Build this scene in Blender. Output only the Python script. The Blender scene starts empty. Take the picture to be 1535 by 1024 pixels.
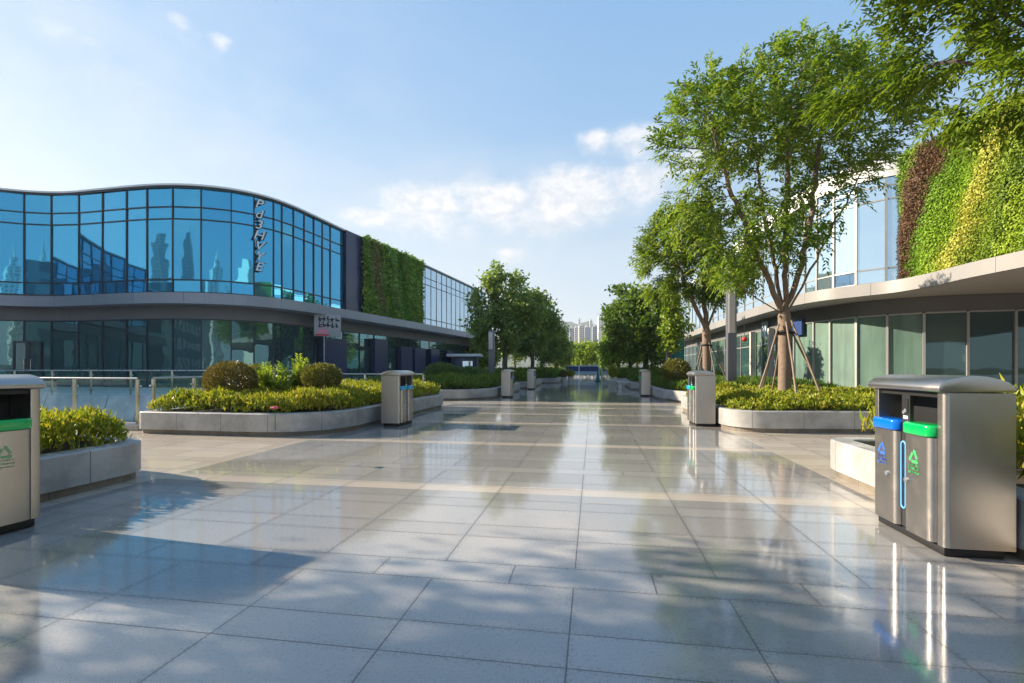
import bpy, bmesh, math, random
import numpy as np
from mathutils import Vector, Matrix
random.seed(7); RNG = np.random.default_rng(11)
scene = bpy.context.scene
COL = scene.collection

# ---------------------------------------------------------------- camera geometry (survey of the place)
H = 1.25; F = 740.0; PX0 = 767.0; HY = 552.0
PSI = math.atan(122/740); CP, SP = math.cos(PSI), math.sin(PSI)
def W(px, t):
    cx = (px-PX0)/F*t
    return (cx*CP - t*SP, cx*SP + t*CP)
def at(px, py, z=0.0):
    return W(px, (z-H)*F/(HY-py))
def hz(py, t):
    return H + (HY-py)/F*t

# ---------------------------------------------------------------- node helpers
class NT:
    def __init__(s, tree):
        s.t = tree; s.n = tree.nodes; s.l = tree.links
    def new(s, typ, **kw):
        n = s.n.new(typ)
        for k, v in kw.items(): setattr(n, k, v)
        return n
    def put(s, sock, v):
        if v is None: return
        if hasattr(v, 'is_output') or isinstance(v, bpy.types.NodeSocket): s.l.new(v, sock)
        else:
            if sock.type == 'RGBA' and len(v) == 3: v = (*v, 1)
            sock.default_value = v
    def m(s, op, a, b=None, c=None, clamp=False):
        n = s.new('ShaderNodeMath', operation=op, use_clamp=clamp)
        for i, v in enumerate((a, b, c)):
            if v is not None: s.put(n.inputs[i], v)
        return n.outputs[0]
    def vm(s, op, a, b=None, scale=None):
        n = s.new('ShaderNodeVectorMath', operation=op)
        s.put(n.inputs[0], a)
        if b is not None: s.put(n.inputs[1], b)
        if scale is not None: s.put(n.inputs['Scale'], scale)
        return n.outputs[0]
    def mix(s, f, a, b, mode='MIX'):
        n = s.new('ShaderNodeMix', data_type='RGBA', blend_type=mode)
        s.put(n.inputs[0], f); s.put(n.inputs[6], a); s.put(n.inputs[7], b)
        return n.outputs[2]
    def noise(s, vec, scale, detail=3, rough=.55, dist=0.0):
        n = s.new('ShaderNodeTexNoise')
        if vec is not None: s.l.new(vec, n.inputs['Vector'])
        n.inputs['Scale'].default_value = scale; n.inputs['Detail'].default_value = detail
        n.inputs['Roughness'].default_value = rough; n.inputs['Distortion'].default_value = dist
        return n.outputs['Fac']
    def ramp(s, f, stops, interp='LINEAR'):
        n = s.new('ShaderNodeValToRGB'); e = n.color_ramp.elements; n.color_ramp.interpolation = interp
        while len(e) < len(stops): e.new(.5)
        for el, (p, c) in zip(e, stops):
            el.position = p; el.color = (*c, 1) if len(c) == 3 else c
        s.put(n.inputs[0], f); return n.outputs[0]
    def sstep(s, v, a, b):
        n = s.new('ShaderNodeMapRange', interpolation_type='SMOOTHSTEP')
        s.put(n.inputs[0], v); n.inputs[1].default_value = a; n.inputs[2].default_value = b
        return n.outputs[0]
    def sep(s, v):
        n = s.new('ShaderNodeSeparateXYZ'); s.l.new(v, n.inputs[0]); return n.outputs
    def comb(s, x, y, z):
        n = s.new('ShaderNodeCombineXYZ')
        for i, v in enumerate((x, y, z)): s.put(n.inputs[i], v)
        return n.outputs[0]
    def coord(s, which='Object'):
        return s.new('ShaderNodeTexCoord').outputs[which]
    def bump(s, h, strength, dist=.02):
        n = s.new('ShaderNodeBump'); s.put(n.inputs['Height'], h)
        n.inputs['Strength'].default_value = strength; n.inputs['Distance'].default_value = dist
        return n.outputs[0]

def material(name):
    m = bpy.data.materials.new(name); m.use_nodes = True
    t = NT(m.node_tree); t.n.clear()
    out = t.new('ShaderNodeOutputMaterial')
    return m, t, out
def principled(t, out, base, rough=.5, metal=0.0, normal=None, coat=0.0, coat_rough=.05, ior=1.45, spec=None, aniso=0.0):
    p = t.new('ShaderNodeBsdfPrincipled')
    t.put(p.inputs['Base Color'], base); t.put(p.inputs['Roughness'], rough); t.put(p.inputs['Metallic'], metal)
    t.put(p.inputs['IOR'], ior); t.put(p.inputs['Coat Weight'], coat); t.put(p.inputs['Coat Roughness'], coat_rough)
    if aniso: p.inputs['Anisotropic'].default_value = aniso
    if spec is not None: t.put(p.inputs['Specular IOR Level'], spec)
    if normal is not None: t.l.new(normal, p.inputs['Normal'])
    t.l.new(p.outputs[0], out.inputs[0]); return p

MAT = {}
def plain(name, col, rough=.5, metal=0.0, var=.12, scale=6.0, ior=1.45, bump=0.0, coat=0.0):
    m, t, o = material(name)
    v = t.coord('Object')
    n = t.noise(v, scale, 5)
    d = tuple(c*(1-var) for c in col); b = tuple(min(1, c*(1+var)) for c in col)
    c = t.mix(n, d, b)
    r = t.m('ADD', rough-.06, t.m('MULTIPLY', t.noise(v, scale*2.3, 4), .12))
    principled(t, o, c, r, metal, t.bump(t.noise(v, scale*6, 4), bump, .01) if bump else None, ior=ior, coat=coat)
    MAT[name] = m; return m

plain('dark_metal', (.035,.04,.047), .4, .0)
plain('mullion_dark', (.03,.042,.055), .35, .3)
plain('mullion_light', (.36,.36,.35), .4, .4)
plain('white_paint', (.78,.78,.77), .5, var=.05)
def fascia(name, base, rough, metal):
    m, t, o = material(name); v = t.coord('Object'); x, y, z = t.sep(v); nx, ny, nz = t.sep(t.new('ShaderNodeNewGeometry').outputs['Normal'])
    sx = t.m('GREATER_THAN', t.m('ABSOLUTE', nx), t.m('ABSOLUTE', ny)); along = t.m('ADD', t.m('MULTIPLY', sx, y), t.m('MULTIPLY', t.m('SUBTRACT', 1, sx), x))
    f = t.m('FRACT', t.m('DIVIDE', along, 2.4)); seam = t.m('MULTIPLY', t.m('LESS_THAN', f, .006), t.m('LESS_THAN', t.m('ABSOLUTE', nz), .5))
    st = t.sstep(t.noise(t.comb(t.m('MULTIPLY', along, 5), t.m('MULTIPLY', z, .5), 0), 2.0, 5, .7), .5, .8)
    cell = t.new('ShaderNodeTexWhiteNoise', noise_dimensions='1D'); t.l.new(t.m('FLOOR', t.m('DIVIDE', along, 2.4)), cell.inputs['W'])
    c = t.mix(cell.outputs['Value'], tuple(q*.93 for q in base), tuple(q*1.05 for q in base)); c = t.mix(t.m('MULTIPLY', st, .28), c, tuple(q*.5 for q in base)); c = t.mix(seam, c, tuple(q*.2 for q in base))
    principled(t, o, c, t.m('ADD', rough, t.m('MULTIPLY', st, .15)), metal); MAT[name] = m
fascia('fascia_left', (.27,.29,.33), .38, .35)
fascia('fascia_right', (.29,.277,.265), .42, .15)
plain('soffit', (.30,.29,.28), .6, var=.1, scale=.8)
plain('frieze', (.13,.13,.135), .5, var=.15, scale=.8)
plain('interior', (.02,.025,.03), .8)
plain('navy_panel', (.012,.03,.085), .3, ior=1.5)
plain('soil', (.05,.035,.022), .95, bump=.6)
plain('bark', (.21,.15,.11), .85, var=.35, scale=14, bump=.7)
plain('bark_grey', (.10,.085,.07), .85, var=.35, scale=14, bump=.7)
plain('pole_wood', (.22,.165,.125), .7, var=.35, scale=9, bump=.3)
plain('strap_black', (.012,.012,.013), .7)
plain('rubber_black', (.012,.012,.013), .55)
plain('lid_green', (.0,.42,.09), .22, var=.04, coat=.6)
plain('lid_blue', (.0,.13,.62), .22, var=.04, coat=.6)
plain('lid_cyan', (.0,.36,.60), .25, var=.04, coat=.5)
plain('print_green', (.05,.42,.12), .5)
plain('print_pale_green', (.20,.40,.17), .5)
plain('print_blue', (.03,.13,.55), .5)
plain('tube_blue', (.12,.36,.62), .3, var=.04)
plain('lock_steel', (.8,.8,.8), .2, .9, var=.05)
plain('label_white', (.8,.8,.78), .5, var=.04)
plain('brass_steel', (.55,.48,.36), .3, .85, var=.1, scale=3)
plain('rail_steel', (.46,.46,.46), .28, .85, var=.08, scale=3)
plain('column_grey', (.13,.14,.165), .45, .3, var=.08, scale=2)
plain('column_pale', (.50,.47,.45), .5, .1, var=.05, scale=2)
plain('teal_paint', (.0,.16,.17), .5)
plain('board_blue', (.02,.05,.17), .4)
plain('board_pale', (.35,.45,.55), .5)
plain('pink_print', (.70,.22,.30), .5)
plain('red_print', (.55,.02,.03), .5)
plain('glyph_dark', (.02,.025,.03), .5)
plain('sign_grey', (.34,.34,.36), .5)
plain('kerb_stone', (.36,.33,.29), .5, var=.15, scale=3)
plain('concrete_pale', (.55,.54,.52), .6, var=.12, scale=3)
plain('tower_white', (.62,.60,.57), .7, var=.05, scale=.05)
plain('flower_pink', (.65,.10,.14), .6)

def window_bands(name, wall, glass, fh, fw):
    """tower facade: floors and window columns by object position"""
    m, t, o = material(name); v = t.coord('Object'); x, y, z = t.sep(v)
    a = t.m('FRACT', t.m('DIVIDE', z, fh)); h = t.m('FRACT', t.m('DIVIDE', t.m('ADD', x, t.m('MULTIPLY', y, .83)), fw))
    w = t.m('MULTIPLY', t.m('GREATER_THAN', a, .4), t.m('GREATER_THAN', h, .45))
    c = t.mix(w, wall, glass)
    principled(t, o, c, t.m('SUBTRACT', .7, t.m('MULTIPLY', w, .45)))
    MAT[name] = m
window_bands('tower_cream', (.62,.53,.43), (.16,.18,.2), 3.2, 4.0)
window_bands('tower_grey', (.27,.30,.35), (.08,.11,.15), 3.2, 3.4)
window_bands('tower_pale', (.68,.67,.66), (.22,.25,.29), 3.2, 4.6)
window_bands('tower_teal', (.10,.17,.20), (.03,.07,.10), 4.0, 3.0)

# brushed stainless steel
def steel(name, base, rough, warm=0):
    m, t, o = material(name); v = t.coord('Object')
    st = t.noise(t.vm('MULTIPLY', v, (60, 60, 1.2)), 4, 4, .7)
    big = t.noise(v, 3.1, 4)
    c = t.mix(big, tuple(x*.93 for x in base), tuple(min(1, x*1.05) for x in base))
    r = t.m('ADD', t.m('ADD', rough, t.m('MULTIPLY', t.sstep(t.noise(v, 5.5, 6, .7), .45, .8), .10)), t.m('MULTIPLY', t.m('SUBTRACT', st, .5), .035))
    principled(t, o, c, r, 1.0, None)
    MAT[name] = m
steel('brushed_steel', (.43,.40,.37), .36)
steel('steel_dark', (.20,.20,.205), .35)

# facade glass: tinted mirror coating, every bay slightly out of plane
def facade_glass(name, tint, body, rough=.015, metal=.8, wav=.05):
    m, t, o = material(name); v = t.coord('Object')
    rnd = t.new('ShaderNodeObjectInfo').outputs['Random']
    n = t.noise(t.vm('ADD', v, t.comb(t.m('MULTIPLY', rnd, 37), t.m('MULTIPLY', rnd, 91), 0)), .55, 2, .4)
    nb = t.noise(v, 2.6, 2)
    c = t.mix(t.m('MULTIPLY', rnd, .35), tint, body)
    principled(t, o, c, rough, metal, t.bump(t.m('ADD', n, t.m('MULTIPLY', nb, .05)), wav, .25), ior=1.55)
    MAT[name] = m
facade_glass('glass_blue', (.06,.385,.63), (.035,.27,.47), wav=.018)
facade_glass('glass_pale', (.52,.68,.80), (.46,.62,.74), metal=.85, wav=.05)
facade_glass('glass_dark', (.11,.24,.26), (.035,.09,.105), metal=.75, wav=.04)
facade_glass('glass_curtain', (.17,.23,.20), (.14,.20,.18), metal=.12, rough=.03, wav=.03)
m, t, o = material('glass_curtain'); v = t.coord('Object'); x, y, z = t.sep(v)
fold = t.noise(t.comb(t.m('MULTIPLY', t.m('ADD', x, t.m('MULTIPLY', y, .8)), 5.0), t.m('MULTIPLY', z, .12), 0), 1.6, 4, .6)
blot = t.noise(v, .5, 3)
c = t.mix(t.sstep(fold, .3, .7), (.07,.135,.105), (.125,.21,.165)); c = t.mix(t.m('MULTIPLY', t.sstep(blot, .5, .7), .5), c, (.07,.10,.095))
principled(t, o, c, .5, 0, None, coat=1.0, coat_rough=.01, ior=1.5); MAT['glass_curtain'] = m
facade_glass('glass_smoke', (.08,.14,.15), (.05,.09,.10), metal=.55, rough=.015, wav=.03)

# clear balustrade glass
m, t, o = material('glass_clear')
fr = t.new('ShaderNodeLayerWeight'); fr.inputs[0].default_value = .5
tr = t.new('ShaderNodeBsdfTransparent'); tr.inputs[0].default_value = (.84,.94,.93,1)
gl = t.new('ShaderNodeBsdfGlossy'); gl.inputs['Roughness'].default_value = .01
mx = t.new('ShaderNodeMixShader'); t.l.new(t.m('ADD', t.m('MULTIPLY', t.m('POWER', fr.outputs['Facing'], 4.0), .7), .05), mx.inputs[0])
t.l.new(tr.outputs[0], mx.inputs[1]); t.l.new(gl.outputs[0], mx.inputs[2]); t.l.new(mx.outputs[0], o.inputs[0])
MAT['glass_clear'] = m

# water
m, t, o = material('pool_water'); v = t.coord('Object')
principled(t, o, (.01,.03,.035), .03, 0, t.bump(t.noise(v, 2.2, 3), .12, .05), ior=1.33)
MAT['pool_water'] = m

# pale stone with joints every .9 m along the wall (UV: u = metres along, v = height)
def stone(name, base, joint=.95, jw=.0042):
    m, t, o = material(name); uv = t.coord('UV'); v = t.coord('Object')
    u, w, _ = t.sep(uv)
    f = t.m('FRACT', t.m('DIVIDE', u, joint))
    j = t.m('LESS_THAN', t.m('MINIMUM', f, t.m('SUBTRACT', 1, f)), jw)
    n = t.noise(v, 2.2, 6, .65); fine = t.noise(v, 70, 3); cell = t.new('ShaderNodeTexWhiteNoise', noise_dimensions='1D')
    t.l.new(t.m('FLOOR', t.m('DIVIDE', u, joint)), cell.inputs['W'])
    c = t.mix(t.sstep(n, .3, .7), tuple(x*.62 for x in base), tuple(min(1, x*1.2) for x in base))
    c = t.mix(.22, c, t.mix(cell.outputs['Value'], tuple(x*.7 for x in base), base))
    c = t.mix(t.m('MULTIPLY', fine, .25), c, tuple(x*.5 for x in base))
    drip = t.sstep(t.noise(t.comb(t.m('MULTIPLY', u, 3.2), t.m('MULTIPLY', w, .7), 0), 3, 5, .7), .55, .8)
    c = t.mix(t.m('MULTIPLY', drip, .5), c, tuple(x*.45 for x in base))
    c = t.mix(j, c, tuple(x*.25 for x in base))
    principled(t, o, c, t.m('ADD', .42, t.m('MULTIPLY', n, .2)), 0, t.bump(t.m('SUBTRACT', fine, t.m('MULTIPLY', j, 3)), .12, .004))
    MAT[name] = m
stone('planter_stone', (.42,.41,.39))
stone('plinth_stone', (.22,.19,.15), .8)
stone('pool_stone', (.55,.58,.60), 1.25, .014)

# leaves
def leaf_mat(name, cols, trans=.45, rough=.45, nscale=.35):
    m, t, o = material(name)
    g = t.new('ShaderNodeNewGeometry'); v = t.coord('Object')
    f = t.m('ADD', t.m('MULTIPLY', g.outputs['Random Per Island'], .65), t.m('MULTIPLY', t.noise(v, nscale, 2), .5), clamp=True)
    k = len(cols)-1
    c = t.ramp(f, [(.12+.76*i/k, col) for i, col in enumerate(cols)])
    p = t.new('ShaderNodeBsdfPrincipled'); t.l.new(c, p.inputs['Base Color'])
    p.inputs['Roughness'].default_value = rough; p.inputs['Specular IOR Level'].default_value = .35
    tr = t.new('ShaderNodeBsdfTranslucent'); t.l.new(t.mix(1.0, c, (1.0,1.0,.55), 'MULTIPLY'), tr.inputs[0])
    mx = t.new('ShaderNodeMixShader'); mx.inputs[0].default_value = trans
    t.l.new(p.outputs[0], mx.inputs[1]); t.l.new(tr.outputs[0], mx.inputs[2]); t.l.new(mx.outputs[0], o.inputs[0])
    MAT[name] = m
leaf_mat('leaf_ash', [(.07,.14,.018),(.125,.22,.024),(.20,.30,.04),(.30,.35,.07)], .55)
leaf_mat('leaf_near', [(.06,.115,.012),(.13,.205,.016),(.22,.30,.028)], .55)
leaf_mat('leaf_round', [(.13,.235,.085),(.21,.325,.095),(.36,.42,.10)], .5)
leaf_mat('leaf_dark', [(.06,.125,.05),(.10,.18,.06),(.17,.24,.07)], .45)
leaf_mat('leaf_hedge', [(.08,.14,.014),(.18,.25,.02),(.37,.39,.03),(.44,.37,.05)], .4, nscale=.8)
leaf_mat('leaf_bright', [(.14,.24,.025),(.24,.34,.03),(.36,.44,.06)], .5)
leaf_mat('leaf_green', [(.06,.125,.025),(.11,.20,.028),(.19,.27,.04)], .45)
leaf_mat('leaf_russet', [(.10,.07,.025),(.17,.12,.035),(.22,.17,.05),(.13,.14,.03)], .3)
leaf_mat('leaf_olive', [(.08,.095,.02),(.15,.15,.03),(.24,.22,.05)], .35)

# planted wall: vertical drifts of different plants
def wall_leaf(name, stops, sx, sz, warp, lean_k=.35, shift=0.0, drift=None):
    m, t, o = material(name); g = t.new('ShaderNodeNewGeometry')
    x, y, z = t.sep(t.coord('Object'))
    along = t.m('ADD', x, t.m('MULTIPLY', y, 1.0))
    lean = t.m('ADD', t.m('ADD', along, shift), t.m('MULTIPLY', z, lean_k))
    wob = t.noise(t.comb(along, z, 0), warp, 3)
    n = t.noise(t.comb(t.m('ADD', t.m('MULTIPLY', lean, sx), t.m('MULTIPLY', wob, 2.2)), t.m('MULTIPLY', z, sz), 3.7), 1.0, 2, .5)
    f = t.m('ADD', t.m('SUBTRACT', n, .04), t.m('MULTIPLY', g.outputs['Random Per Island'], .08))
    if drift:      # one planting drift after another along the wall, edges wandering
        w2 = t.noise(t.comb(along, z, 9.1), 3.2, 3, .6)
        f = t.m('FRACT', t.m('ADD', t.m('DIVIDE', t.m('SUBTRACT', drift[0], lean), drift[1]), t.m('ADD', t.m('MULTIPLY', t.m('SUBTRACT', wob, .5), .30), t.m('ADD', t.m('MULTIPLY', t.m('SUBTRACT', w2, .5), .10), t.m('MULTIPLY', t.m('SUBTRACT', g.outputs['Random Per Island'], .5), .05)))))
    c = t.ramp(f, stops)
    c = t.mix(1.0, c, t.mix(g.outputs['Random Per Island'], (.8,.8,.8), (1.3,1.3,1.3)), 'MULTIPLY')
    p = t.new('ShaderNodeBsdfPrincipled'); t.l.new(c, p.inputs['Base Color']); p.inputs['Roughness'].default_value = .55
    p.inputs['Specular IOR Level'].default_value = .3
    tr = t.new('ShaderNodeBsdfTranslucent'); t.l.new(c, tr.inputs[0])
    mx = t.new('ShaderNodeMixShader'); mx.inputs[0].default_value = .25
    t.l.new(p.outputs[0], mx.inputs[1]); t.l.new(tr.outputs[0], mx.inputs[2]); t.l.new(mx.outputs[0], o.inputs[0])
    MAT[name] = m
wall_leaf('leaf_wall_left', [(.30,(.12,.25,.04)),(.38,(.22,.40,.05)),(.43,(.10,.22,.05)),(.49,(.33,.48,.07)),(.54,(.13,.27,.06)),(.59,(.36,.50,.07)),(.63,(.15,.28,.06)),(.70,(.30,.22,.11))], 1.0, .08, .35)
wall_leaf('leaf_wall_right', [(0,(.15,.27,.03)),(.10,(.20,.32,.03)),(.135,(.17,.10,.055)),(.25,(.15,.085,.045)),(.285,(.16,.29,.025)),(.40,(.24,.38,.025)),(.47,(.28,.40,.03)),(.50,(.52,.52,.10)),(.56,(.48,.48,.08)),(.59,(.24,.32,.03)),(.68,(.20,.29,.025)),(.71,(.10,.17,.02)),(.75,(.30,.40,.03)),(.90,(.22,.33,.03)),(.96,(.15,.09,.05))], .85, .04, .45, .34, 0.0, (-11.4, 6.2))

# ---------------------------------------------------------------- paving
def paving(name, ext=False):
    m, t, o = material(name); v = t.coord('Object'); x, y, z = t.sep(v)
    PW, X0 = .835, -.11
    # rows alternate .485 / .275 m
    yy = t.m('SUBTRACT', y, 2.065)
    per = t.m('FLOOR', t.m('DIVIDE', yy, .76)); fy = t.m('SUBTRACT', yy, t.m('MULTIPLY', per, .76))
    wide = t.m('GREATER_THAN', fy, .27)
    dy = t.m('MINIMUM', t.m('ABSOLUTE', t.m('SUBTRACT', fy, .27)), t.m('MINIMUM', fy, t.m('SUBTRACT', .76, fy)))
    odd = t.m('MULTIPLY', t.m('SUBTRACT', 1, wide), t.m('LESS_THAN', t.m('ABSOLUTE', t.m('SUBTRACT', t.m('FLOORED_MODULO', per, 4), 1)), .1))
    xs = t.m('ADD', t.m('SUBTRACT', x, X0), t.m('MULTIPLY', odd, PW*.45))
    cx = t.m('FLOOR', t.m('DIVIDE', xs, PW)); fx = t.m('SUBTRACT', xs, t.m('MULTIPLY', cx, PW))
    dx = t.m('MINIMUM', fx, t.m('SUBTRACT', PW, fx))
    row = t.m('ADD', t.m('MULTIPLY', per, 2), wide)
    wn = t.new('ShaderNodeTexWhiteNoise', noise_dimensions='2D'); t.l.new(t.comb(cx, row, 0), wn.inputs[0])
    rv = wn.outputs['Value']
    joint = t.m('MAXIMUM', t.m('LESS_THAN', dx, .0035), t.m('LESS_THAN', dy, .0035))
    # beige borders and cross bands, light stone
    side = t.m('MAXIMUM', t.m('LESS_THAN', x, -4.87), t.m('GREATER_THAN', x, 2.64))
    band = 0.0
    for y0, y1 in ((4.87, 5.145), (7.91, 8.185), (10.95, 11.225), (13.23, 13.505), (15.5, 15.78), (17.0, 18.5)):
        b = t.m('MULTIPLY', t.m('GREATER_THAN', y, y0), t.m('LESS_THAN', y, y1))
        band = b if isinstance(band, float) else t.m('MAXIMUM', band, b)
    light = t.m('MAXIMUM', side, band)
    sp = t.noise(v, 210, 2, .6); sp2 = t.noise(v, 60, 3, .6); cl = t.noise(v, 1.3, 5, .6)
    streak = t.noise(t.vm('MULTIPLY', v, (1.0, 5.0, 1)), 1.6, 4, .6)
    grey = t.mix(rv, (.25,.231,.207), (.35,.322,.285))
    grey = t.mix(t.m('MULTIPLY', t.sstep(sp, .38, .66), .55), grey, (.40,.41,.42))
    grey = t.mix(t.m('MULTIPLY', t.sstep(sp2, .5, .75), .35), grey, (.10,.105,.115))
    be = t.mix(rv, (.47,.40,.325), (.58,.50,.41))
    be = t.mix(t.m('MULTIPLY', t.sstep(sp2, .45, .75), .3), be, (.33,.28,.23))
    c = t.mix(light, grey, be)
    c = t.mix(t.m('MULTIPLY', t.sstep(cl, .45, .75), .3), c, t.mix(.6, c, (.11,.11,.11)))
    gum = t.new('ShaderNodeTexVoronoi', feature='F1'); gum.inputs['Scale'].default_value = 1.9; t.l.new(v, gum.inputs['Vector'])
    gm = t.m('MULTIPLY', t.m('LESS_THAN', gum.outputs['Distance'], .05), t.m('GREATER_THAN', t.sep(gum.outputs['Color'])[0], .72))
    c = t.mix(t.m('MULTIPLY', gm, .35), c, (.07,.07,.07))
    edge = t.sstep(t.m('MINIMUM', dx, dy), .05, .0)
    c = t.mix(t.m('MULTIPLY', edge, t.m('MULTIPLY', t.sstep(sp2, .35, .7), .35)), c, (.09,.085,.08))
    c = t.mix(t.m('MULTIPLY', joint, .85), c, (.045,.045,.046))
    r = t.m('ADD', .04, t.m('MULTIPLY', t.sstep(cl, .35, .8), .14))
    r = t.m('ADD', r, t.m('MULTIPLY', light, .10))
    r = t.m('ADD', r, t.m('MULTIPLY', joint, .4))
    hgt = t.m('ADD', t.m('MULTIPLY', streak, 1.0), t.m('MULTIPLY', rv, .5))
    hgt = t.m('SUBTRACT', hgt, t.m('MULTIPLY', joint, 1.2))
    nrm = t.bump(t.m('ADD', hgt, t.m('MULTIPLY', sp, .12)), .10, .006)
    principled(t, o, c, r, 0, nrm, ior=1.62, coat=.25, coat_rough=.03)
    MAT[name] = m
paving('plaza_granite')
m, t, o = material('ground_far'); v = t.coord('Object')
principled(t, o, t.mix(t.noise(v, .05, 5), (.06,.09,.03), (.13,.13,.09)), .9); MAT['ground_far'] = m
m, t, o = material('hill_wood'); v = t.coord('Object')
principled(t, o, t.mix(t.noise(v, .03, 6, .7), (.03,.06,.03), (.07,.10,.05)), .9, 0, t.bump(t.noise(v, .06, 5), 1.0, 12)); MAT['hill_wood'] = m
# ---------------------------------------------------------------- object helpers
def origin_of(p):
    v = Vector((0, 0, 0))
    while p is not None: v += p.location; p = p.parent
    return v
def tag(o, label=None, cat=None, group=None, kind=None):
    if label: o['label'] = label
    if cat: o['category'] = cat
    if group: o['group'] = group
    if kind: o['kind'] = kind
    return o
def empty(name, loc, label, cat, group=None, rz=0.0):
    o = bpy.data.objects.new(name, None); COL.objects.link(o)
    o.location = loc; o.rotation_euler = (0, 0, rz); o.empty_display_size = .2
    return tag(o, label, cat, group)
def link_mesh(name, me, mat, parent=None):
    if mat is not None: me.materials.append(MAT[mat])
    o = bpy.data.objects.new(name, me); COL.objects.link(o)
    if parent is not None: o.parent = parent
    return o
class MB:
    """collects geometry of ONE mesh"""
    def __init__(s): s.v = []; s.f = []; s.uv = None
    def quad(s, a, b, c, d):
        i = len(s.v); s.v += [a, b, c, d]; s.f.append((i, i+1, i+2, i+3))
    def box(s, x0, x1, y0, y1, z0, z1):
        i = len(s.v)
        s.v += [(x0,y0,z0),(x1,y0,z0),(x1,y1,z0),(x0,y1,z0),(x0,y0,z1),(x1,y0,z1),(x1,y1,z1),(x0,y1,z1)]
        s.f += [tuple(i+k for k in q) for q in ((0,3,2,1),(4,5,6,7),(0,1,5,4),(1,2,6,5),(2,3,7,6),(3,0,4,7))]
    def bar(s, p, q, half_w, z0, z1, thick, n=(0, 0)):
        """upright box from p to q (xy), pushed along n"""
        (x0, y0), (x1, y1) = p, q
        d = Vector((x1-x0, y1-y0, 0)); L = d.length or 1; d /= L; nn = Vector((d.y, -d.x, 0))
        a = Vector((x0, y0, 0)) - d*half_w; b = Vector((x1, y1, 0)) + d*half_w
        i = len(s.v)
        for z in (z0, z1):
            for P, o_ in ((a, 0), (b, 0), (b, thick), (a, thick)):
                w = P + nn*o_; s.v.append((w.x, w.y, z))
        s.f += [tuple(i+k for k in q_) for q_ in ((0,1,2,3),(7,6,5,4),(4,5,1,0),(5,6,2,1),(6,7,3,2),(7,4,0,3))]
    def prism(s, poly, z0, z1):
        n = len(poly); i = len(s.v)
        s.v += [(x, y, z0) for x, y in poly] + [(x, y, z1) for x, y in poly]
        s.f.append(tuple(i+n+k for k in range(n))); s.f.append(tuple(i+n-1-k for k in range(n)))
        for k in range(n): j = (k+1) % n; s.f.append((i+k, i+j, i+n+j, i+n+k))
    def tube(s, pts, r, n=8, cap=True, closed=False):
        pts = [Vector(p) for p in pts]; rs = r if isinstance(r, (list, tuple)) else [r]*len(pts)
        i0 = len(s.v); up = None
        for k, p in enumerate(pts):
            a = pts[(k-1) % len(pts)] if (closed or k > 0) else p; b = pts[(k+1) % len(pts)] if (closed or k < len(pts)-1) else p
            d = (b-a).normalized() if (b-a).length > 1e-9 else Vector((0, 0, 1))
            if up is None: up = Vector((0, 0, 1)) if abs(d.z) < .9 else Vector((1, 0, 0))
            e = d.cross(up).normalized(); g = e.cross(d).normalized(); up = g
            for q in range(n):
                an = 2*math.pi*q/n; w = p + (e*math.cos(an) + g*math.sin(an))*rs[k]; s.v.append(tuple(w))
        m = len(pts) if closed else len(pts)-1
        for k in range(m):
            for q in range(n):
                a = i0+k*n+q; b = i0+k*n+(q+1) % n; k2 = (k+1) % len(pts)
                s.f.append((a, b, i0+k2*n+(q+1) % n, i0+k2*n+q))
        if cap and not closed:
            s.f.append(tuple(i0+q for q in reversed(range(n)))); e_ = i0+(len(pts)-1)*n; s.f.append(tuple(e_+q for q in range(n)))
    def ball(s, c, r, seg=12, rings=8, lump=0.0, seed=0):
        rn = random.Random(seed); i = len(s.v); rx, ry, rz = r if isinstance(r, tuple) else (r, r, r)
        ph = [rn.random()*6 for _ in range(6)]
        for a in range(rings+1):
            th = math.pi*a/rings
            for b in range(seg):
                f = 2*math.pi*b/seg
                k = 1+lump*(math.sin(3*f+ph[0])*math.sin(2*th+ph[1])+.6*math.sin(5*f+ph[2])*math.sin(4*th+ph[3]))
                s.v.append((c[0]+rx*k*math.sin(th)*math.cos(f), c[1]+ry*k*math.sin(th)*math.sin(f), c[2]+rz*k*math.cos(th)))
        for a in range(rings):
            for b in range(seg):
                s.f.append((i+a*seg+b, i+(a+1)*seg+b, i+(a+1)*seg+(b+1) % seg, i+a*seg+(b+1) % seg))
    def build(s, name, mat, parent=None, local=False, smooth=None, bevel=0.0, seg=2, uv=False):
        v = s.v
        if parent is not None and not local:
            o_ = origin_of(parent); v = [(a-o_.x, b-o_.y, c-o_.z) for a, b, c in v]
        me = bpy.data.meshes.new(name); me.from_pydata(v, [], s.f); me.validate()
        if bevel > 0:
            bm = bmesh.new(); bm.from_mesh(me); bmesh.ops.remove_doubles(bm, verts=bm.verts, dist=1e-5)
            ed = [e for e in bm.edges if len(e.link_faces) == 2 and e.calc_face_angle(0) > .5]
            bmesh.ops.bevel(bm, geom=ed, offset=bevel, segments=seg, affect='EDGES', profile=.5, clamp_overlap=True)
            bm.to_mesh(me); bm.free()
            if smooth is None: smooth = 35
        if s.uv is not None and not bevel:
            l = me.uv_layers.new(name='UV')
            for lp in me.loops: l.data[lp.index].uv = s.uv[lp.vertex_index]
        if smooth is not None:
            me.polygons.foreach_set('use_smooth', [True]*len(me.polygons)); me.set_sharp_from_angle(angle=math.radians(smooth))
        return link_mesh(name, me, mat, parent)

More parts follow.
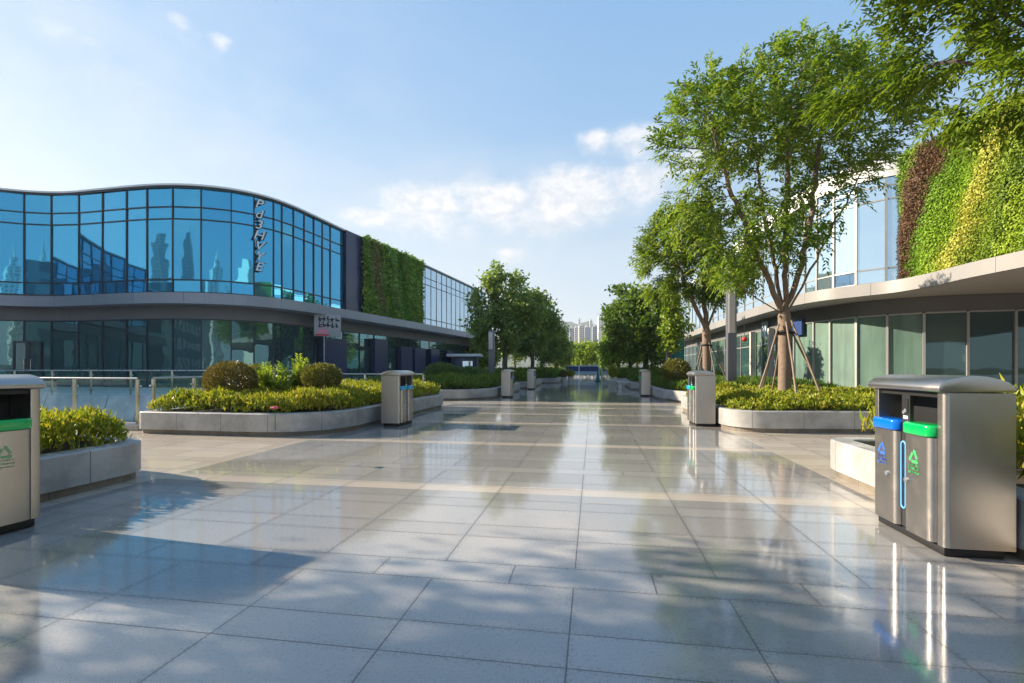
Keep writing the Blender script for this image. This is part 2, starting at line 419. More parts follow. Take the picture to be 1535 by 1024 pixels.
class Path:
    def __init__(s, pts, smooth=6):
        P = [np.array(p, float) for p in pts]; out = []
        for i in range(len(P)-1):
            p0 = P[max(i-1, 0)]; p1 = P[i]; p2 = P[i+1]; p3 = P[min(i+2, len(P)-1)]
            L = np.linalg.norm(p2-p1)
            m1 = (p2-p0)/(np.linalg.norm(p1-p0)+L+1e-9)*L if i > 0 else (p2-p1)
            m2 = (p3-p1)/(np.linalg.norm(p3-p2)+L+1e-9)*L if i < len(P)-2 else (p2-p1)
            for k in range(smooth):
                u = k/smooth
                out.append((2*u**3-3*u*u+1)*p1+(u**3-2*u*u+u)*m1+(-2*u**3+3*u*u)*p2+(u**3-u*u)*m2)
        out.append(P[-1]); s.p = np.array(out); d = np.linalg.norm(np.diff(s.p, axis=0), axis=1)
        s.s = np.concatenate([[0], np.cumsum(d)]); s.L = s.s[-1]
    def at(s, q):
        return (float(np.interp(q, s.s, s.p[:, 0])), float(np.interp(q, s.s, s.p[:, 1])))
    def tan(s, q):
        a = s.at(max(q-.15, 0)); b = s.at(min(q+.15, s.L)); d = Vector((b[0]-a[0], b[1]-a[1])); return d.normalized()
    def off(s, q, d):
        """point pushed d metres to the outside (right-hand side of travel)"""
        t = s.tan(q); x, y = s.at(q); return (x+t.y*d, y-t.x*d)
    def near(s, p):
        return float(s.s[np.argmin(np.linalg.norm(s.p-np.array(p), axis=1))])
    def span(s, a, b, step=.4):
        n = max(2, int(abs(b-a)/step)+1); return [a+(b-a)*k/(n-1) for k in range(n)]

# ---------------------------------------------------------------- leaves in bulk
def leaves(name, c, d, n, L, Wd, mat, parent=None, fold=.18):
    """c centre(base) Nx3, d direction, n leaf normal hint, L/Wd arrays"""
    c = np.asarray(c, float); N = len(c); d = d/np.linalg.norm(d, axis=1, keepdims=True)
    s_ = np.cross(d, n); s_ /= (np.linalg.norm(s_, axis=1, keepdims=True)+1e-9); nn = np.cross(s_, d)
    L = np.broadcast_to(np.asarray(L, float), (N,))[:, None]; Wd = np.broadcast_to(np.asarray(Wd, float), (N,))[:, None]
    mid = c+d*L*.45
    V = np.empty((N, 4, 3)); V[:, 0] = c; V[:, 1] = mid+s_*Wd*.5+nn*L*fold*.5; V[:, 2] = c+d*L-nn*L*fold*.3; V[:, 3] = mid-s_*Wd*.5+nn*L*fold*.5
    V = V.reshape(-1, 3)
    if parent is not None:
        o_ = origin_of(parent); V = V-np.array((o_.x, o_.y, o_.z))
    me = bpy.data.meshes.new(name)
    me.vertices.add(N*4); me.vertices.foreach_set('co', V.astype(np.float32).ravel())
    b = (np.arange(N)*4)[:, None]
    me.loops.add(N*6); me.loops.foreach_set('vertex_index', (b+np.array([0, 1, 2, 0, 2, 3])).astype(np.int32).ravel())
    me.polygons.add(N*2); me.polygons.foreach_set('loop_start', (np.arange(N*2)*3).astype(np.int32))
    me.update(calc_edges=True)
    return link_mesh(name, me, mat, parent)
def unit(a): return a/(np.linalg.norm(a, axis=1, keepdims=True)+1e-9)
def rnd_dir(n): return unit(RNG.normal(size=(n, 3)))
def sprays(o, d, k, rach, L, asp, droop=.25):
    """compound leaves: k leaflets either side of a drooping stalk"""
    N = len(o); d = unit(d); up = np.array([0, 0, 1.0]); side = unit(np.cross(d, up+RNG.normal(size=(N, 3))*.25))
    nrm = np.cross(side, d); C, D, Nn = [], [], []
    for j in range(k):
        u = (j//2+1)/(k/2+.5); sg = 1 if j % 2 else -1
        p = o+d*(rach*u)[:, None]-up*(droop*rach*u*u)[:, None]
        dd = unit(d*.75+side*sg*.75-up*.25+RNG.normal(size=(N, 3))*.18)
        if j == k-1: dd = unit(d-up*.5+RNG.normal(size=(N, 3))*.1)
        C.append(p); D.append(dd); Nn.append(nrm+RNG.normal(size=(N, 3))*.25)
    C, D, Nn = np.concatenate(C), np.concatenate(D), np.concatenate(Nn)
    l = L*RNG.uniform(.75, 1.2, len(C)); return C, D, Nn, l, l*asp

# ---------------------------------------------------------------- trees
def tree_skeleton(trunk, blobs, natt, D=.28, kill=.5, seed=1, iters=90, up=.08, limbs=()):
    r = np.random.default_rng(seed); A = []
    vol = np.array([b[1][0]*b[1][1]*b[1][2] for b in blobs]); vol = vol/vol.sum()
    for b, w in zip(blobs, vol):
        n = max(8, int(natt*w)); q = unit(r.normal(size=(n, 3)))*(r.random((n, 1))**.42)
        A.append(q*np.array(b[1])+np.array(b[0]))
    A = np.concatenate(A); nodes = [np.array(p, float) for p in trunk]; par = [-1]+list(range(len(trunk)-1))
    start = max(0, len(trunk)-1); tip = len(trunk)-1
    for lm in limbs:
        prev = tip; last = nodes[tip]
        for q in lm:
            q = np.array(q, float); m = max(1, int(np.linalg.norm(q-last)/D))
            for k in range(1, m+1):
                nodes.append(last+(q-last)*k/m+r.normal(size=3)*.025*(k < m)); par.append(prev); prev = len(nodes)-1
            last = q
    P = np.array(nodes); dist = np.linalg.norm(A[:, None]-P[None], axis=2); dist[:, :start] = 1e9
    near = dist.argmin(1); nd = dist.min(1); alive = np.ones(len(A), bool)
    for it in range(iters):
        idx = np.where(alive)[0]
        if len(idx) == 0: break
        new = []
        for k in np.unique(near[idx]):
            a = idx[near[idx] == k]; v = unit(A[a]-nodes[k]).mean(0)
            pd = nodes[k]-nodes[par[k]] if par[k] >= 0 else np.array([0, 0, 1.0])
            v = v/(np.linalg.norm(v)+1e-9)+.35*pd/(np.linalg.norm(pd)+1e-9)+r.normal(size=3)*.10+np.array([0, 0, up])
            v /= np.linalg.norm(v); new.append((k, nodes[k]+v*D))
        for k, p in new:
            nodes.append(p); par.append(k); i = len(nodes)-1
            dd = np.linalg.norm(A-p, axis=1); b = dd < nd; near[b] = i; nd[b] = dd[b]
        alive &= nd > kill
    return np.array(nodes), par, A
def tree(name, label, base, trunk, blobs, natt, r0, mat_leaf, leafspec, seed=1, D=.28, kill=.5, bark='bark', rtip=.008, group=None, nleaf=None, limbs=()):
    root = empty(name, base, label, 'tree', group)
    nodes, par, A = tree_skeleton(trunk, blobs, natt, D, kill, seed, limbs=limbs)
    n = len(nodes); ch = [[] for _ in range(n)]
    for i, p in enumerate(par):
        if p >= 0: ch[p].append(i)
    e = 2.35; w = np.zeros(n)
    for i in range(n-1, -1, -1):
        if not ch[i]: w[i] = rtip**e
        if par[i] >= 0: w[par[i]] += w[i]
    Rw = w**(1/e); k = r0/Rw[0]; R = Rw*k**(np.log(Rw/rtip)/max(np.log(Rw[0]/rtip), .3))
    R[:len(trunk)] = np.maximum(R[:len(trunk)], np.linspace(r0, r0*.82, len(trunk)))
    if len(trunk) > 2: R[0] *= 1.25
    mb = MB(); done = set()
    stack = [(0, -1)]
    while stack:
        i, p = stack.pop(); chain = ([p] if p >= 0 else [])+[i]
        while ch[i]:
            c_ = sorted(ch[i], key=lambda q: -w[q]); 
            for q in c_[1:]: stack.append((q, i))
            i = c_[0]; chain.append(i)
        rs = [float(R[q]) for q in chain]
        if p >= 0 and len(rs) > 1: rs[0] = rs[1]
        if len(chain) > 1: mb.tube([nodes[q] for q in chain], rs, 10 if rs[0] > .05 else 5)
    tr = mb.build('trunk', bark, root, smooth=60)
    thin = np.where((Rw < rtip*1.75) & (np.arange(n) >= len(trunk)))[0]
    ls = leafspec; m = nleaf or ls['n']; r = RNG
    src = r.choice(thin, m)
    ctr = np.array([b[0] for b in blobs]).mean(0)
    pdir = nodes[src]-nodes[[par[q] for q in src]]
    o = nodes[src]+r.normal(size=(m, 3))*ls.get('spread', .12)
    d = unit(pdir)*.7+unit(nodes[src]-ctr)*.4+rnd_dir(m)*.8
    if ls['kind'] == 'compound':
        C, Dv, Nn, l, wd = sprays(o, d, ls['k'], ls['rach']*r.uniform(.7, 1.2, m), ls['L'], ls['asp'])
        # pull every leaf to the sun side with a little droop
        leaves('crown', C, Dv, Nn+np.array([0, 0, .6]), l, wd, mat_leaf, root)
    else:
        k = ls['k']; C = np.repeat(o, k, 0)+r.normal(size=(m*k, 3))*ls['spread']*.9; Dv = np.repeat(unit(d), k, 0)*.6+rnd_dir(m*k)-np.array([0, 0, .25])
        l = ls['L']*r.uniform(.7, 1.25, m*k)
        leaves('crown', C, Dv, rnd_dir(m*k)+np.array([0, 0, .7]), l, l*ls['asp'], mat_leaf, root)
    return root

# ---------------------------------------------------------------- shrubs and hedges
def shrub(label, c, r, mat, n, L, asp=.5, cat='shrub', name='clipped_shrub', group=None, lump=.05, seed=0, jitter=.35, parent=None):
    """a rounded shrub: leafy shell several leaves deep over short stems"""
    root = empty(name, (c[0], c[1], c[2]-r[2]), label, cat, group)
    st = MB()
    for k in range(5):
        a = k*1.26+seed; st.tube([(c[0]+.03*math.cos(a), c[1]+.03*math.sin(a), c[2]-r[2]-.05), (c[0]+r[0]*.5*math.cos(a), c[1]+r[1]*.5*math.sin(a), c[2]+r[2]*.2)], [.02, .008], 5)
    st.build('stem', 'bark_grey', root)
    q = rnd_dir(n); ph = math.atan2(1, 2)+seed
    k = 1+lump*(np.sin(4*np.arctan2(q[:, 1], q[:, 0])+ph)*np.sin(3*q[:, 2]+ph)+.7*np.sin(9*q[:, 0]+ph)*np.sin(7*q[:, 2]+2*ph))
    dep = 1-np.abs(RNG.normal(size=n))*.12; dep[: n//3] *= RNG.uniform(.35, .95, n//3)
    C = np.array(c)+q*np.array(r)*(k*dep)[:, None]
    keep = C[:, 2] > c[2]-r[2]*.95; C = C[keep]; q = q[keep]; m = len(C)
    D = q*.9+rnd_dir(m)*jitter*1.6+np.array([0, 0, .25]); l = L*RNG.uniform(.7, 1.3, m)
    leaves('foliage', C, D, rnd_dir(m)+q*.6, l, l*asp, mat, root)
    return root
def in_poly(P, poly):
    x, y = P[:, 0], P[:, 1]; ins = np.zeros(len(P), bool); j = len(poly)-1
    for i in range(len(poly)):
        xi, yi = poly[i]; xj, yj = poly[j]
        c_ = ((yi > y) != (yj > y)) & (x < (xj-xi)*(y-yi)/(yj-yi+1e-12)+xi); ins ^= c_; j = i
    return ins
def edge_dist(P, poly):
    d = np.full(len(P), 1e9)
    for i in range(len(poly)):
        a = np.array(poly[i]); b = np.array(poly[(i+1) % len(poly)]); ab = b-a
        u = np.clip(((P-a)@ab)/(ab@ab+1e-12), 0, 1); d = np.minimum(d, np.linalg.norm(P-(a+u[:, None]*ab), axis=1))
    return d
def hedge(label, poly, z0, h, dens, mat, L=.13, asp=.28, k=6, name='low_hedge', cat='hedge', group=None, und=.10, edge=.45, parent=None):
    P = np.array(poly); lo, hi = P.min(0), P.max(0); area = np.prod(hi-lo); n = int(area*dens)
    q = RNG.uniform(lo, hi, (n, 2)); q = q[in_poly(q, poly)]; n = len(q)
    e = np.clip(edge_dist(q, poly)/edge, 0, 1); prof = .35+.65*np.sqrt(1-(1-e)**2)
    w = 1+und*(np.sin(q[:, 0]*3.1+q[:, 1]*1.3)+np.sin(q[:, 0]*1.7-q[:, 1]*2.6+1)+.7*np.sin(q[:, 0]*7+q[:, 1]*6))
    u = np.where(RNG.random(n) < .6, RNG.uniform(.75, 1.05, n), RNG.uniform(.25, .8, n))
    zt = z0+h*prof*w*u
    o = np.c_[q, zt]; C = np.repeat(o, k, 0); C[:, :2] += RNG.normal(size=(n*k, 2))*L*.25; C[:, 2] += RNG.normal(size=n*k)*L*.3
    D = RNG.normal(size=(n*k, 3))*.6; D[:, 2] = np.abs(D[:, 2])+.75
    l = L*RNG.uniform(.65, 1.25, n*k)
    ctr = P.mean(0); root = empty(name, (ctr[0], ctr[1], z0), label, cat, group)
    leaves('foliage', C, D, rnd_dir(n*k), l, l*asp, mat, root)
    return root

# ---------------------------------------------------------------- planters
def rounded(poly, radii, n=7):
    out = []; N = len(poly)
    for i in range(N):
        p = Vector(poly[i]); a = Vector(poly[i-1])-p; b = Vector(poly[(i+1) % N])-p; r = radii[i]
        if r <= 0: out.append(tuple(p)); continue
        r = min(r, a.length*.48, b.length*.48); a.normalize(); b.normalize()
        p0 = p+a*r; p2 = p+b*r
        for k in range(n+1):
            u = k/n; out.append(tuple((1-u)**2*p0+2*u*(1-u)*p+u*u*p2))
    return out
def inset(poly, d):
    out = []; N = len(poly)
    for i in range(N):
        a = Vector(poly[i])-Vector(poly[i-1]); b = Vector(poly[(i+1) % N])-Vector(poly[i])
        if a.length < 1e-6: a = b
        if b.length < 1e-6: b = a
        a.normalize(); b.normalize(); n1 = Vector((-a.y, a.x)); n2 = Vector((-b.y, b.x)); n = n1+n2
        n = n/max(n.length, 1e-6); k = d/max(.35, n.dot(n1)); out.append((poly[i][0]+n.x*k, poly[i][1]+n.y*k))
    return out      # polygons run counter-clockwise, so + is inwards
def planter(label, poly, h=.42, wall=.24, group='stone planters along the plaza'):
    c = np.array(poly).mean(0); root = empty('stone_planter', (c[0], c[1], 0), label, 'planter', group)
    N = len(poly); inn = inset(poly, wall); ch = .018; lip = inset(poly, ch)
    arc = [0.0]
    for i in range(N): arc.append(arc[-1]+math.dist(poly[i], poly[(i+1) % N]))
    mb = MB(); mb.uv = []
    rows = [(poly, .085, 0), (poly, h-ch, h-ch-.085), (lip, h, h), (inset(poly, wall-ch), h, h+wall), (inn, h-ch, h+wall), (inn, h-.16, h+wall+.15)]
    for pl, z, v_ in rows:
        for i in range(N+1):
            x, y = pl[i % N]; mb.v.append((x, y, z)); mb.uv.append((arc[i], v_))
    S = N+1
    for r_ in range(len(rows)-1):
        for i in range(N): a = r_*S+i; mb.f.append((a, a+1, a+S+1, a+S))
    # underside of the overhang
    k0 = len(mb.v)
    for i in range(N+1): x, y = inset(poly, .05)[i % N]; mb.v.append((x, y, .085)); mb.uv.append((arc[i], -.05))
    for i in range(N): mb.f.append((k0+i, k0+i+1, i+1, i))
    mb.build('wall', 'planter_stone', root, smooth=40)
    pb = MB(); pb.uv = []; pl = inset(poly, .045)
    for z in (0.0, .085):
        for i in range(N+1): x, y = pl[i % N]; pb.v.append((x, y, z)); pb.uv.append((arc[i], z))
    for i in range(N): pb.f.append((i, i+1, S+i+1, S+i))
    pb.build('plinth', 'plinth_stone', root)
    sb = MB(); sb.v = [(x, y, h-.07) for x, y in inn]; sb.f = [tuple(range(N))]
    sb.build('soil', 'soil', root)
    return root
# ================================================================ THE GROUND
POOL_X1, POOL_Y0, POOL_Y1 = -9.05, 9.0, 14.4
def sheet(name, polys, z, mat, kind='structure', label=None):
    mb = MB()
    for p in polys:
        i = len(mb.v); mb.v += [(x, y, z) for x, y in p]; mb.f.append(tuple(range(i, i+len(p))))
    return tag(mb.build(name, mat), label, None, None, kind)
sheet('ground', [[(-2500, -1500), (2500, -1500), (2500, 4000), (-2500, 4000)]], -.75, 'ground_far')
sheet('plaza_paving', [[(-60, -60), (70, -60), (70, POOL_Y0), (-60, POOL_Y0)], [(POOL_X1, POOL_Y0), (70, POOL_Y0), (70, 130), (POOL_X1, 130)]], 0, 'plaza_granite')
tp = MB(); tp.box(-60, -9.06, POOL_Y1+.35, 60, -.7, .33)
tag(tp.build('terrace', 'concrete_pale'), None, None, None, 'structure')
sheet('pool_water', [[(-60, POOL_Y0-.3), (POOL_X1+.3, POOL_Y0-.3), (POOL_X1+.3, POOL_Y1+.5), (-60, POOL_Y1+.5)]], -.45, 'pool_water')
# battered stone wall on the far side of the pool, joints in its UV
pw = MB(); pw.uv = []
for z, y in ((-.7, POOL_Y1-.55), (.33, POOL_Y1), (.335, POOL_Y1+.35)):
    for x in (-60, -9.05): pw.v.append((x, y, z)); pw.uv.append((x+z*.25, z))
pw.f = [(0, 1, 3, 2), (2, 3, 5, 4)]
o = pw.build('pool_wall', 'pool_stone'); tag(o, 'pale stone battered wall on the far side of the sunken pool', 'wall')
pk = MB(); pk.box(-60, -9.0, 8.52, 9.0, 0.004, .11); pk.box(-60, -9.0, 8.95, 9.0, -.7, 0.0)
tag(pk.build('pool_kerb', 'kerb_stone', bevel=.008), 'low stone kerb under the glass balustrade at the pool edge', 'kerb')
pr = MB(); pr.box(-9.05, -9.0, 9.0, 14.4, -.7, -.004)
tag(pr.build('pool_side_wall', 'concrete_pale'), 'short concrete side wall of the sunken pool behind the planter', 'wall')

# ================================================================ BUILDINGS
Z_ROOF = 10.0; ZR = [4.9, 5.5, 8.42, 9.0, 9.95]
def facade(parent, path, breaks, zrows, glass, frame, step=.45, mul=.028, proud=.03, last=True, name='window', tall=0.0):
    """one window object per bay, its mullion and transoms as its frame"""
    for i in range(len(breaks)-1):
        a, b = breaks[i], breaks[i+1]; ss = path.span(a, b, step); pts = [path.at(q) for q in ss]
        if abs(b-a) < 2.2: pts = [pts[0], pts[-1]]
        g = MB()
        tilt = random.uniform(-.006, .006)
        for j in range(len(zrows)-1):
            tl = [random.uniform(-.007, .007) for _ in range(3)]
            for k in range(len(pts)-1):
                nx, ny = path.tan((a+b)/2).y, -path.tan((a+b)/2).x
                def P(p, z, e): return (p[0]+nx*e, p[1]+ny*e, z)
                g.quad(P(pts[k], zrows[j], tl[0]), P(pts[k+1], zrows[j], tl[1]), P(pts[k+1], zrows[j+1], tl[2]), P(pts[k], zrows[j+1], tl[2]+tl[0]-tl[1]))
        gm = glass[i % len(glass)] if isinstance(glass, list) else glass
        w = g.build(name, gm, parent)
        f = MB(); p0 = path.at(a); t = path.tan(a); e = (p0[0]+t.x*.001, p0[1]+t.y*.001)
        f.bar(p0, e, mul, zrows[0]-tall, zrows[-1], proud+.015)
        if last and i == len(breaks)-2:
            p1 = path.at(b); t1 = path.tan(b-.01); f.bar((p1[0]-t1.x*.001, p1[1]-t1.y*.001), p1, mul, zrows[0]-tall, zrows[-1], proud+.015)
        for z in zrows:
            for k in range(len(pts)-1):
                p, q = Vector(pts[k]), Vector(pts[k+1]); d = (q-p).normalized()
                if k == 0: p = p+d*(mul+.002)
                if k == len(pts)-2: q = q-d*(mul+.002)
                f.bar(tuple(p), tuple(q), 0, z-.032, z+.032, proud)
        f.build('frame', frame, w)
def ribbon(mb, path, a, b, z0, z1, off=0.0, step=.4):
    ss = path.span(a, b, step); pts = [path.off(q, off) for q in ss]
    for k in range(len(pts)-1):
        mb.quad((*pts[k], z0), (*pts[k+1], z0), (*pts[k+1], z1), (*pts[k], z1))
def living_wall(parent, path, a, b, z0, z1, thick, mat, dens, L, back, amp=1.0):
    bk = MB(); ss = path.span(a, b, .8); pts = [path.at(q) for q in ss]
    for k in range(len(pts)-1): bk.bar(pts[k], pts[k+1], 0, z0, z1, thick)
    w = bk.build('living_wall', back, parent)
    n = int((b-a)*(z1-z0)*dens); s_ = RNG.uniform(a, b, n); z = RNG.uniform(z0, z1+.12, n)
    X = np.interp(s_, path.s, path.p[:, 0]); Y = np.interp(s_, path.s, path.p[:, 1])
    t = path.tan((a+b)/2); nn = np.array([t.y, -t.x, 0])
    lump = .16*(np.sin(s_*2.1+z*.7)+np.sin(s_*4.7-z*1.3+2)*.6+np.sin(z*3.1+s_)*.4)+.12
    dep = thick+.005+np.clip(lump+.08, .0, .6)*amp*RNG.uniform(.1, 1.1, n)
    C = np.c_[X, Y, z]+nn*dep[:, None]
    D = nn*.35+rnd_dir(n)*.8+np.array([0, 0, -.45]); l = L*RNG.uniform(.6, 1.4, n)
    leaves('foliage', C, D, rnd_dir(n)*.7+nn+np.array([0, 0, .45]), l, l*.55, mat, w)

# ---- left building: blue curtain wall sweeping round the corner into the avenue
LB = empty('glass_building', (-26, 30, 0), 'curved two storey building of deep blue mirrored glass with planted wall', 'building')
LP = Path([(-43, -12), (-41.5, 1), (-37.5, 10.5), (-32.6, 16.6), (-28.6, 19.9), (-26.4, 20.75), (-24.2, 20.74), (-22.0, 20.63), (-20.4, 20.66), (-18.9, 20.98), (-17.55, 21.7), (-16.6, 22.85), (-16.15, 24.3), (-15.95, 26.0), (-15.82, 27.6), (-15.68, 29.2), (-14.3, 39.2), (-13.0, 51.6), (-12.5, 57)])
top_px = [(44,289),(84.6,291),(118,289),(152.6,286),(187,283),(225,280),(263,279),(304,280),(346,284.5),(382,291),(408,299),(427,305),(443,312),(457,318),(470,324),(483,331),(496,337),(513,345)]
brk = [LP.near(W(p, 8.75*F/(HY-y))) for p, y in top_px]
for i in range(1, len(brk)):
    if brk[i] <= brk[i-1]+.3: brk[i] = brk[i-1]+.75
s0 = brk[0]; n0 = int((s0-4)/1.75); wing = [4+(s0-4)*k/n0 for k in range(n0+1)]
bays = wing[:-1]+brk
facade(LB, LP, bays, ZR, 'glass_blue', 'mullion_dark')
sp0 = brk[-1]; sp1 = LP.near((-15.45, 30.4)); sg1 = LP.near(W(627, 40.98)); send = LP.L-.4
pm = MB(); q = LP.span(sp0+.04, sp1-.02, .3)
for k in range(len(q)-1): pm.bar(LP.at(q[k]), LP.at(q[k+1]), 0, 4.85, 10.02, .22)
pm.build('pillar', 'navy_panel', LB)
living_wall(LB, LP, sp1, sg1, 4.85, 10.0, .3, 'leaf_wall_left', 560, .19, 'soil', .7)
b2 = [sg1+.05+(send-sg1-.05)*k/15 for k in range(16)]
facade(LB, LP, b2, ZR, 'glass_pale', 'mullion_dark', mul=.02, proud=.012)
# ground floor
zl = .34
low = [p for p in wing[:-1]]+brk
facade(LB, LP, low, [zl, 3.6], 'glass_dark', 'mullion_dark', mul=.03)
slow = [sp0+.04+(send-sp0-.04)*k/16 for k in range(17)]
facade(LB, LP, slow, [.0, 2.7, 3.6], 'glass_dark', 'mullion_dark', mul=.03)
mb = MB(); ribbon(mb, LP, 0, LP.L, 3.63, 4.26, .02); mb.build('frieze', 'frieze', LB, smooth=30)
# canopy slab, roof slab, core
def loffs(s):
    return float(np.interp(s, [0, LP.near((-25, 20.7)), LP.near((-17.5, 21.7)), LP.near((-15.7, 29)), LP.L], [.55, .62, .85, 1.2, 1.35]))
ss = LP.span(0, LP.L, .35); fas = [LP.off(q_, loffs(q_)) for q_ in ss]
inner = [(-20, 57), (-20, 30), (-24, 24), (-33, 22), (-46, 10), (-48, -12)]
mb = MB(); mb.prism(fas+[(-12.2, 59.5), (-16, 59.5)]+inner, 4.27, 4.78); cn = mb.build('canopy', 'fascia_left', LB, smooth=30)
mb = MB(); mb.v = [(x, y, 4.266) for x, y in [LP.off(q_, loffs(q_)-.12) for q_ in ss]+inner]; mb.f = [tuple(reversed(range(len(mb.v))))]
mb.build('soffit', 'soffit', cn)
mb = MB(); ribbon(mb, LP, 0, LP.L, 4.782, 4.90, .06); mb.build('sill', 'mullion_dark', LB)
rf = [LP.off(q_, .16) for q_ in ss]
mb = MB(); mb.prism(rf+[(-40, 60), (-62, 60), (-62, -12)], 9.985, 10.07); r_ = mb.build('roof', 'white_paint', LB, smooth=30)
mb = MB(); mb.prism([LP.off(q_, .10) for q_ in ss]+[(-40, 59.9), (-61.9, 59.9), (-61.9, -11.9)], 9.90, 9.983); mb.build('fascia', 'mullion_dark', r_)
core = [LP.off(q_, -.5) for q_ in ss]+[(-40, 57), (-61, 57), (-61, -11)]
mb = MB(); mb.prism(core, 0.3, 9.9); mb.build('core_wall', 'interior', LB)
# dark blue entrance blocks on the avenue side
def block(path, px, wid, dep, z1, parent, mat='navy_panel', name='entrance_block', z0=0.0):
    """upright panel standing proud of the facade where the sight line at px meets it"""
    best = min(path.span(0, path.L, .1), key=lambda q_: abs((PX0+F*((path.at(q_)[0]*CP+path.at(q_)[1]*SP)/(path.at(q_)[1]*CP-path.at(q_)[0]*SP)))-px) if path.at(q_)[1] > 19 else 1e9)
    m_ = MB(); m_.bar(path.off(best-wid/2, .09), path.off(best+wid/2, .09), 0, z0, z1, dep); return m_.build(name, mat, parent), best
for px, wid, z1 in ((494, 2.4, 3.05), (564, 1.6, 3.3), (603, 1.7, 2.9), (623, 1.9, 2.9), (646, 1.7, 2.9), (668, 1.4, 2.9)): block(LP, px, wid, .35, z1, LB)
# glazed double door in the far left bay
d0, d1 = LP.near(W(14, 24.0)), LP.near(W(49, 24.2)); dm = .5*(d0+d1)
for lo_, hi_ in ((d0, dm), (dm, d1)):
    m_ = MB(); m_.bar(LP.off(lo_+.08, .05), LP.off(hi_-.08, .05), 0, zl+.06, 2.55, .03); dr = m_.build('door', 'glass_smoke', LB)
    m_ = MB()
    for q_ in (lo_+.04, hi_-.04): m_.bar(LP.off(q_-.001, .05), LP.off(q_+.001, .05), .04, zl, 2.6, .07)
    m_.bar(LP.off(lo_+.085, .05), LP.off(hi_-.085, .05), 0, 2.5, 2.6, .06); m_.bar(LP.off(lo_+.085, .05), LP.off(hi_-.085, .05), 0, zl, zl+.12, .06); m_.build('frame', 'mullion_dark', dr)
    m_ = MB(); hx = LP.off((hi_-.14) if lo_ == d0 else (lo_+.14), .13); m_.tube([(hx[0], hx[1], 1.1), (hx[0], hx[1], 1.7)], .018, 6); m_.build('handle', 'rail_steel', dr)
# ---- lettering standing on the blue glass
sgs = LP.near(W(390, 8.75*F/(HY-293)))
def text_mesh(txt, size, ext, shear=0.0):
    cu = bpy.data.curves.new('txt', 'FONT'); cu.body = txt; cu.size = size; cu.extrude = ext; cu.shear = shear; cu.align_x = 'CENTER'; cu.align_y = 'CENTER'
    ob = bpy.data.objects.new('txt', cu); COL.objects.link(ob); dg = bpy.context.evaluated_depsgraph_get()
    me = bpy.data.meshes.new_from_object(ob.evaluated_get(dg)); bpy.data.objects.remove(ob); bpy.data.curves.remove(cu); return me
c = LP.off(sgs-.12, .16); t = LP.tan(sgs+.2); ang = math.atan2(t.y, t.x)
SG = empty('vertical_sign', (c[0], c[1], 6.3), 'vertical column of slanted pale letters with dark outlines fixed to the blue glass', 'sign', rz=ang)
bd = MB()
for z_ in (.3, 1.9, 3.3): bd.box(-.02, .02, .03, .16, z_-.02, z_+.02)
bd.build('bracket', 'sign_grey', SG, local=True)
for k, chx in enumerate("Pd3HVYE"):
    z = 3.22-k*.53
    for nm, mt, sz, y_, ex in (('letter_outline', 'glyph_dark', .70, .0, .03), ('letter', 'white_paint', .63, -.05, .018)):
        me = text_mesh(chx, sz, ex, .3); me.transform(Matrix.Translation((0, y_, z)) @ Matrix.Rotation(math.radians(90), 4, 'X') @ Matrix.Scale(1.35 if nm == 'letter_outline' else 1.15, 4, (1, 0, 0)))
        me.name = nm; link_mesh(nm, me, mt, SG)
# ---- poster board under the canopy
s_p = LP.near((-15.75, 27.0)); c = W(491.5, 28.0); t = LP.tan(s_p); ang = math.atan2(t.y, t.x)-.55
PB = empty('poster_board', (c[0], c[1], 3.05), 'grey framed poster board with dark glyphs and pink print under the canopy', 'sign', rz=ang)
mb = MB(); mb.box(-.78, .78, 0, .06, 0, 1.25); mb.build('board', 'sign_grey', PB, local=True, bevel=.01)
mb = MB(); rn = random.Random(5)
for gx in range(5):
    for gz in range(2):
        x0 = -.56+gx*.245; z0 = .50+gz*.34
        for _ in range(7):
            a, b = rn.random()*.17, rn.random()*.24; w_, h_ = (rn.uniform(.09, .2), .045) if rn.random() < .5 else (.045, rn.uniform(.1, .26))
            mb.box(x0+a*.5, x0+a*.5+w_, -.014-rn.random()*.004, -.004, z0+b*.6, z0+b*.6+h_)
mb.build('glyph_print', 'glyph_dark', PB, local=True)
mb = MB(); mb.box(-.58, -.02, -.012, -.004, .16, .36); mb.box(-.52, -.44, -.012, -.004, .36, .55); mb.box(-.27, -.19, -.012, -.004, .36, .50); mb.build('pink_print', 'pink_print', PB, local=True)
mb = MB(); mb.box(-.74, .05, -.011, -.004, .03, .11); mb.build('red_stripe', 'red_print', PB, local=True)
mb = MB(); mb.tube([(-.2, .03, 0), (-.2, .03, -3.04)], .025, 8); mb.tube([(0, .03, 1.25), (0, .03, 1.35)], .02, 6); mb.build('post', 'rail_steel', PB, local=True)
# ---- kiosk by the end of the left building
c = W(697, 46)
KI = empty('kiosk', (c[0], c[1], 0), 'small dark blue kiosk with a flat white roof beyond the left building', 'kiosk', rz=.15)
mb = MB(); mb.box(-1.2, 1.2, -1, 1, 0, 2.3); mb.build('body', 'navy_panel', KI, local=True, bevel=.03)
mb = MB(); mb.box(-1.55, 1.55, -1.35, 1.35, 2.302, 2.55); mb.build('roof', 'white_paint', KI, local=True, bevel=.05)
mb = MB(); mb.box(-.1, .8, -1.03, -1.001, .5, 1.9); mb.build('window', 'glass_pale', KI, local=True)

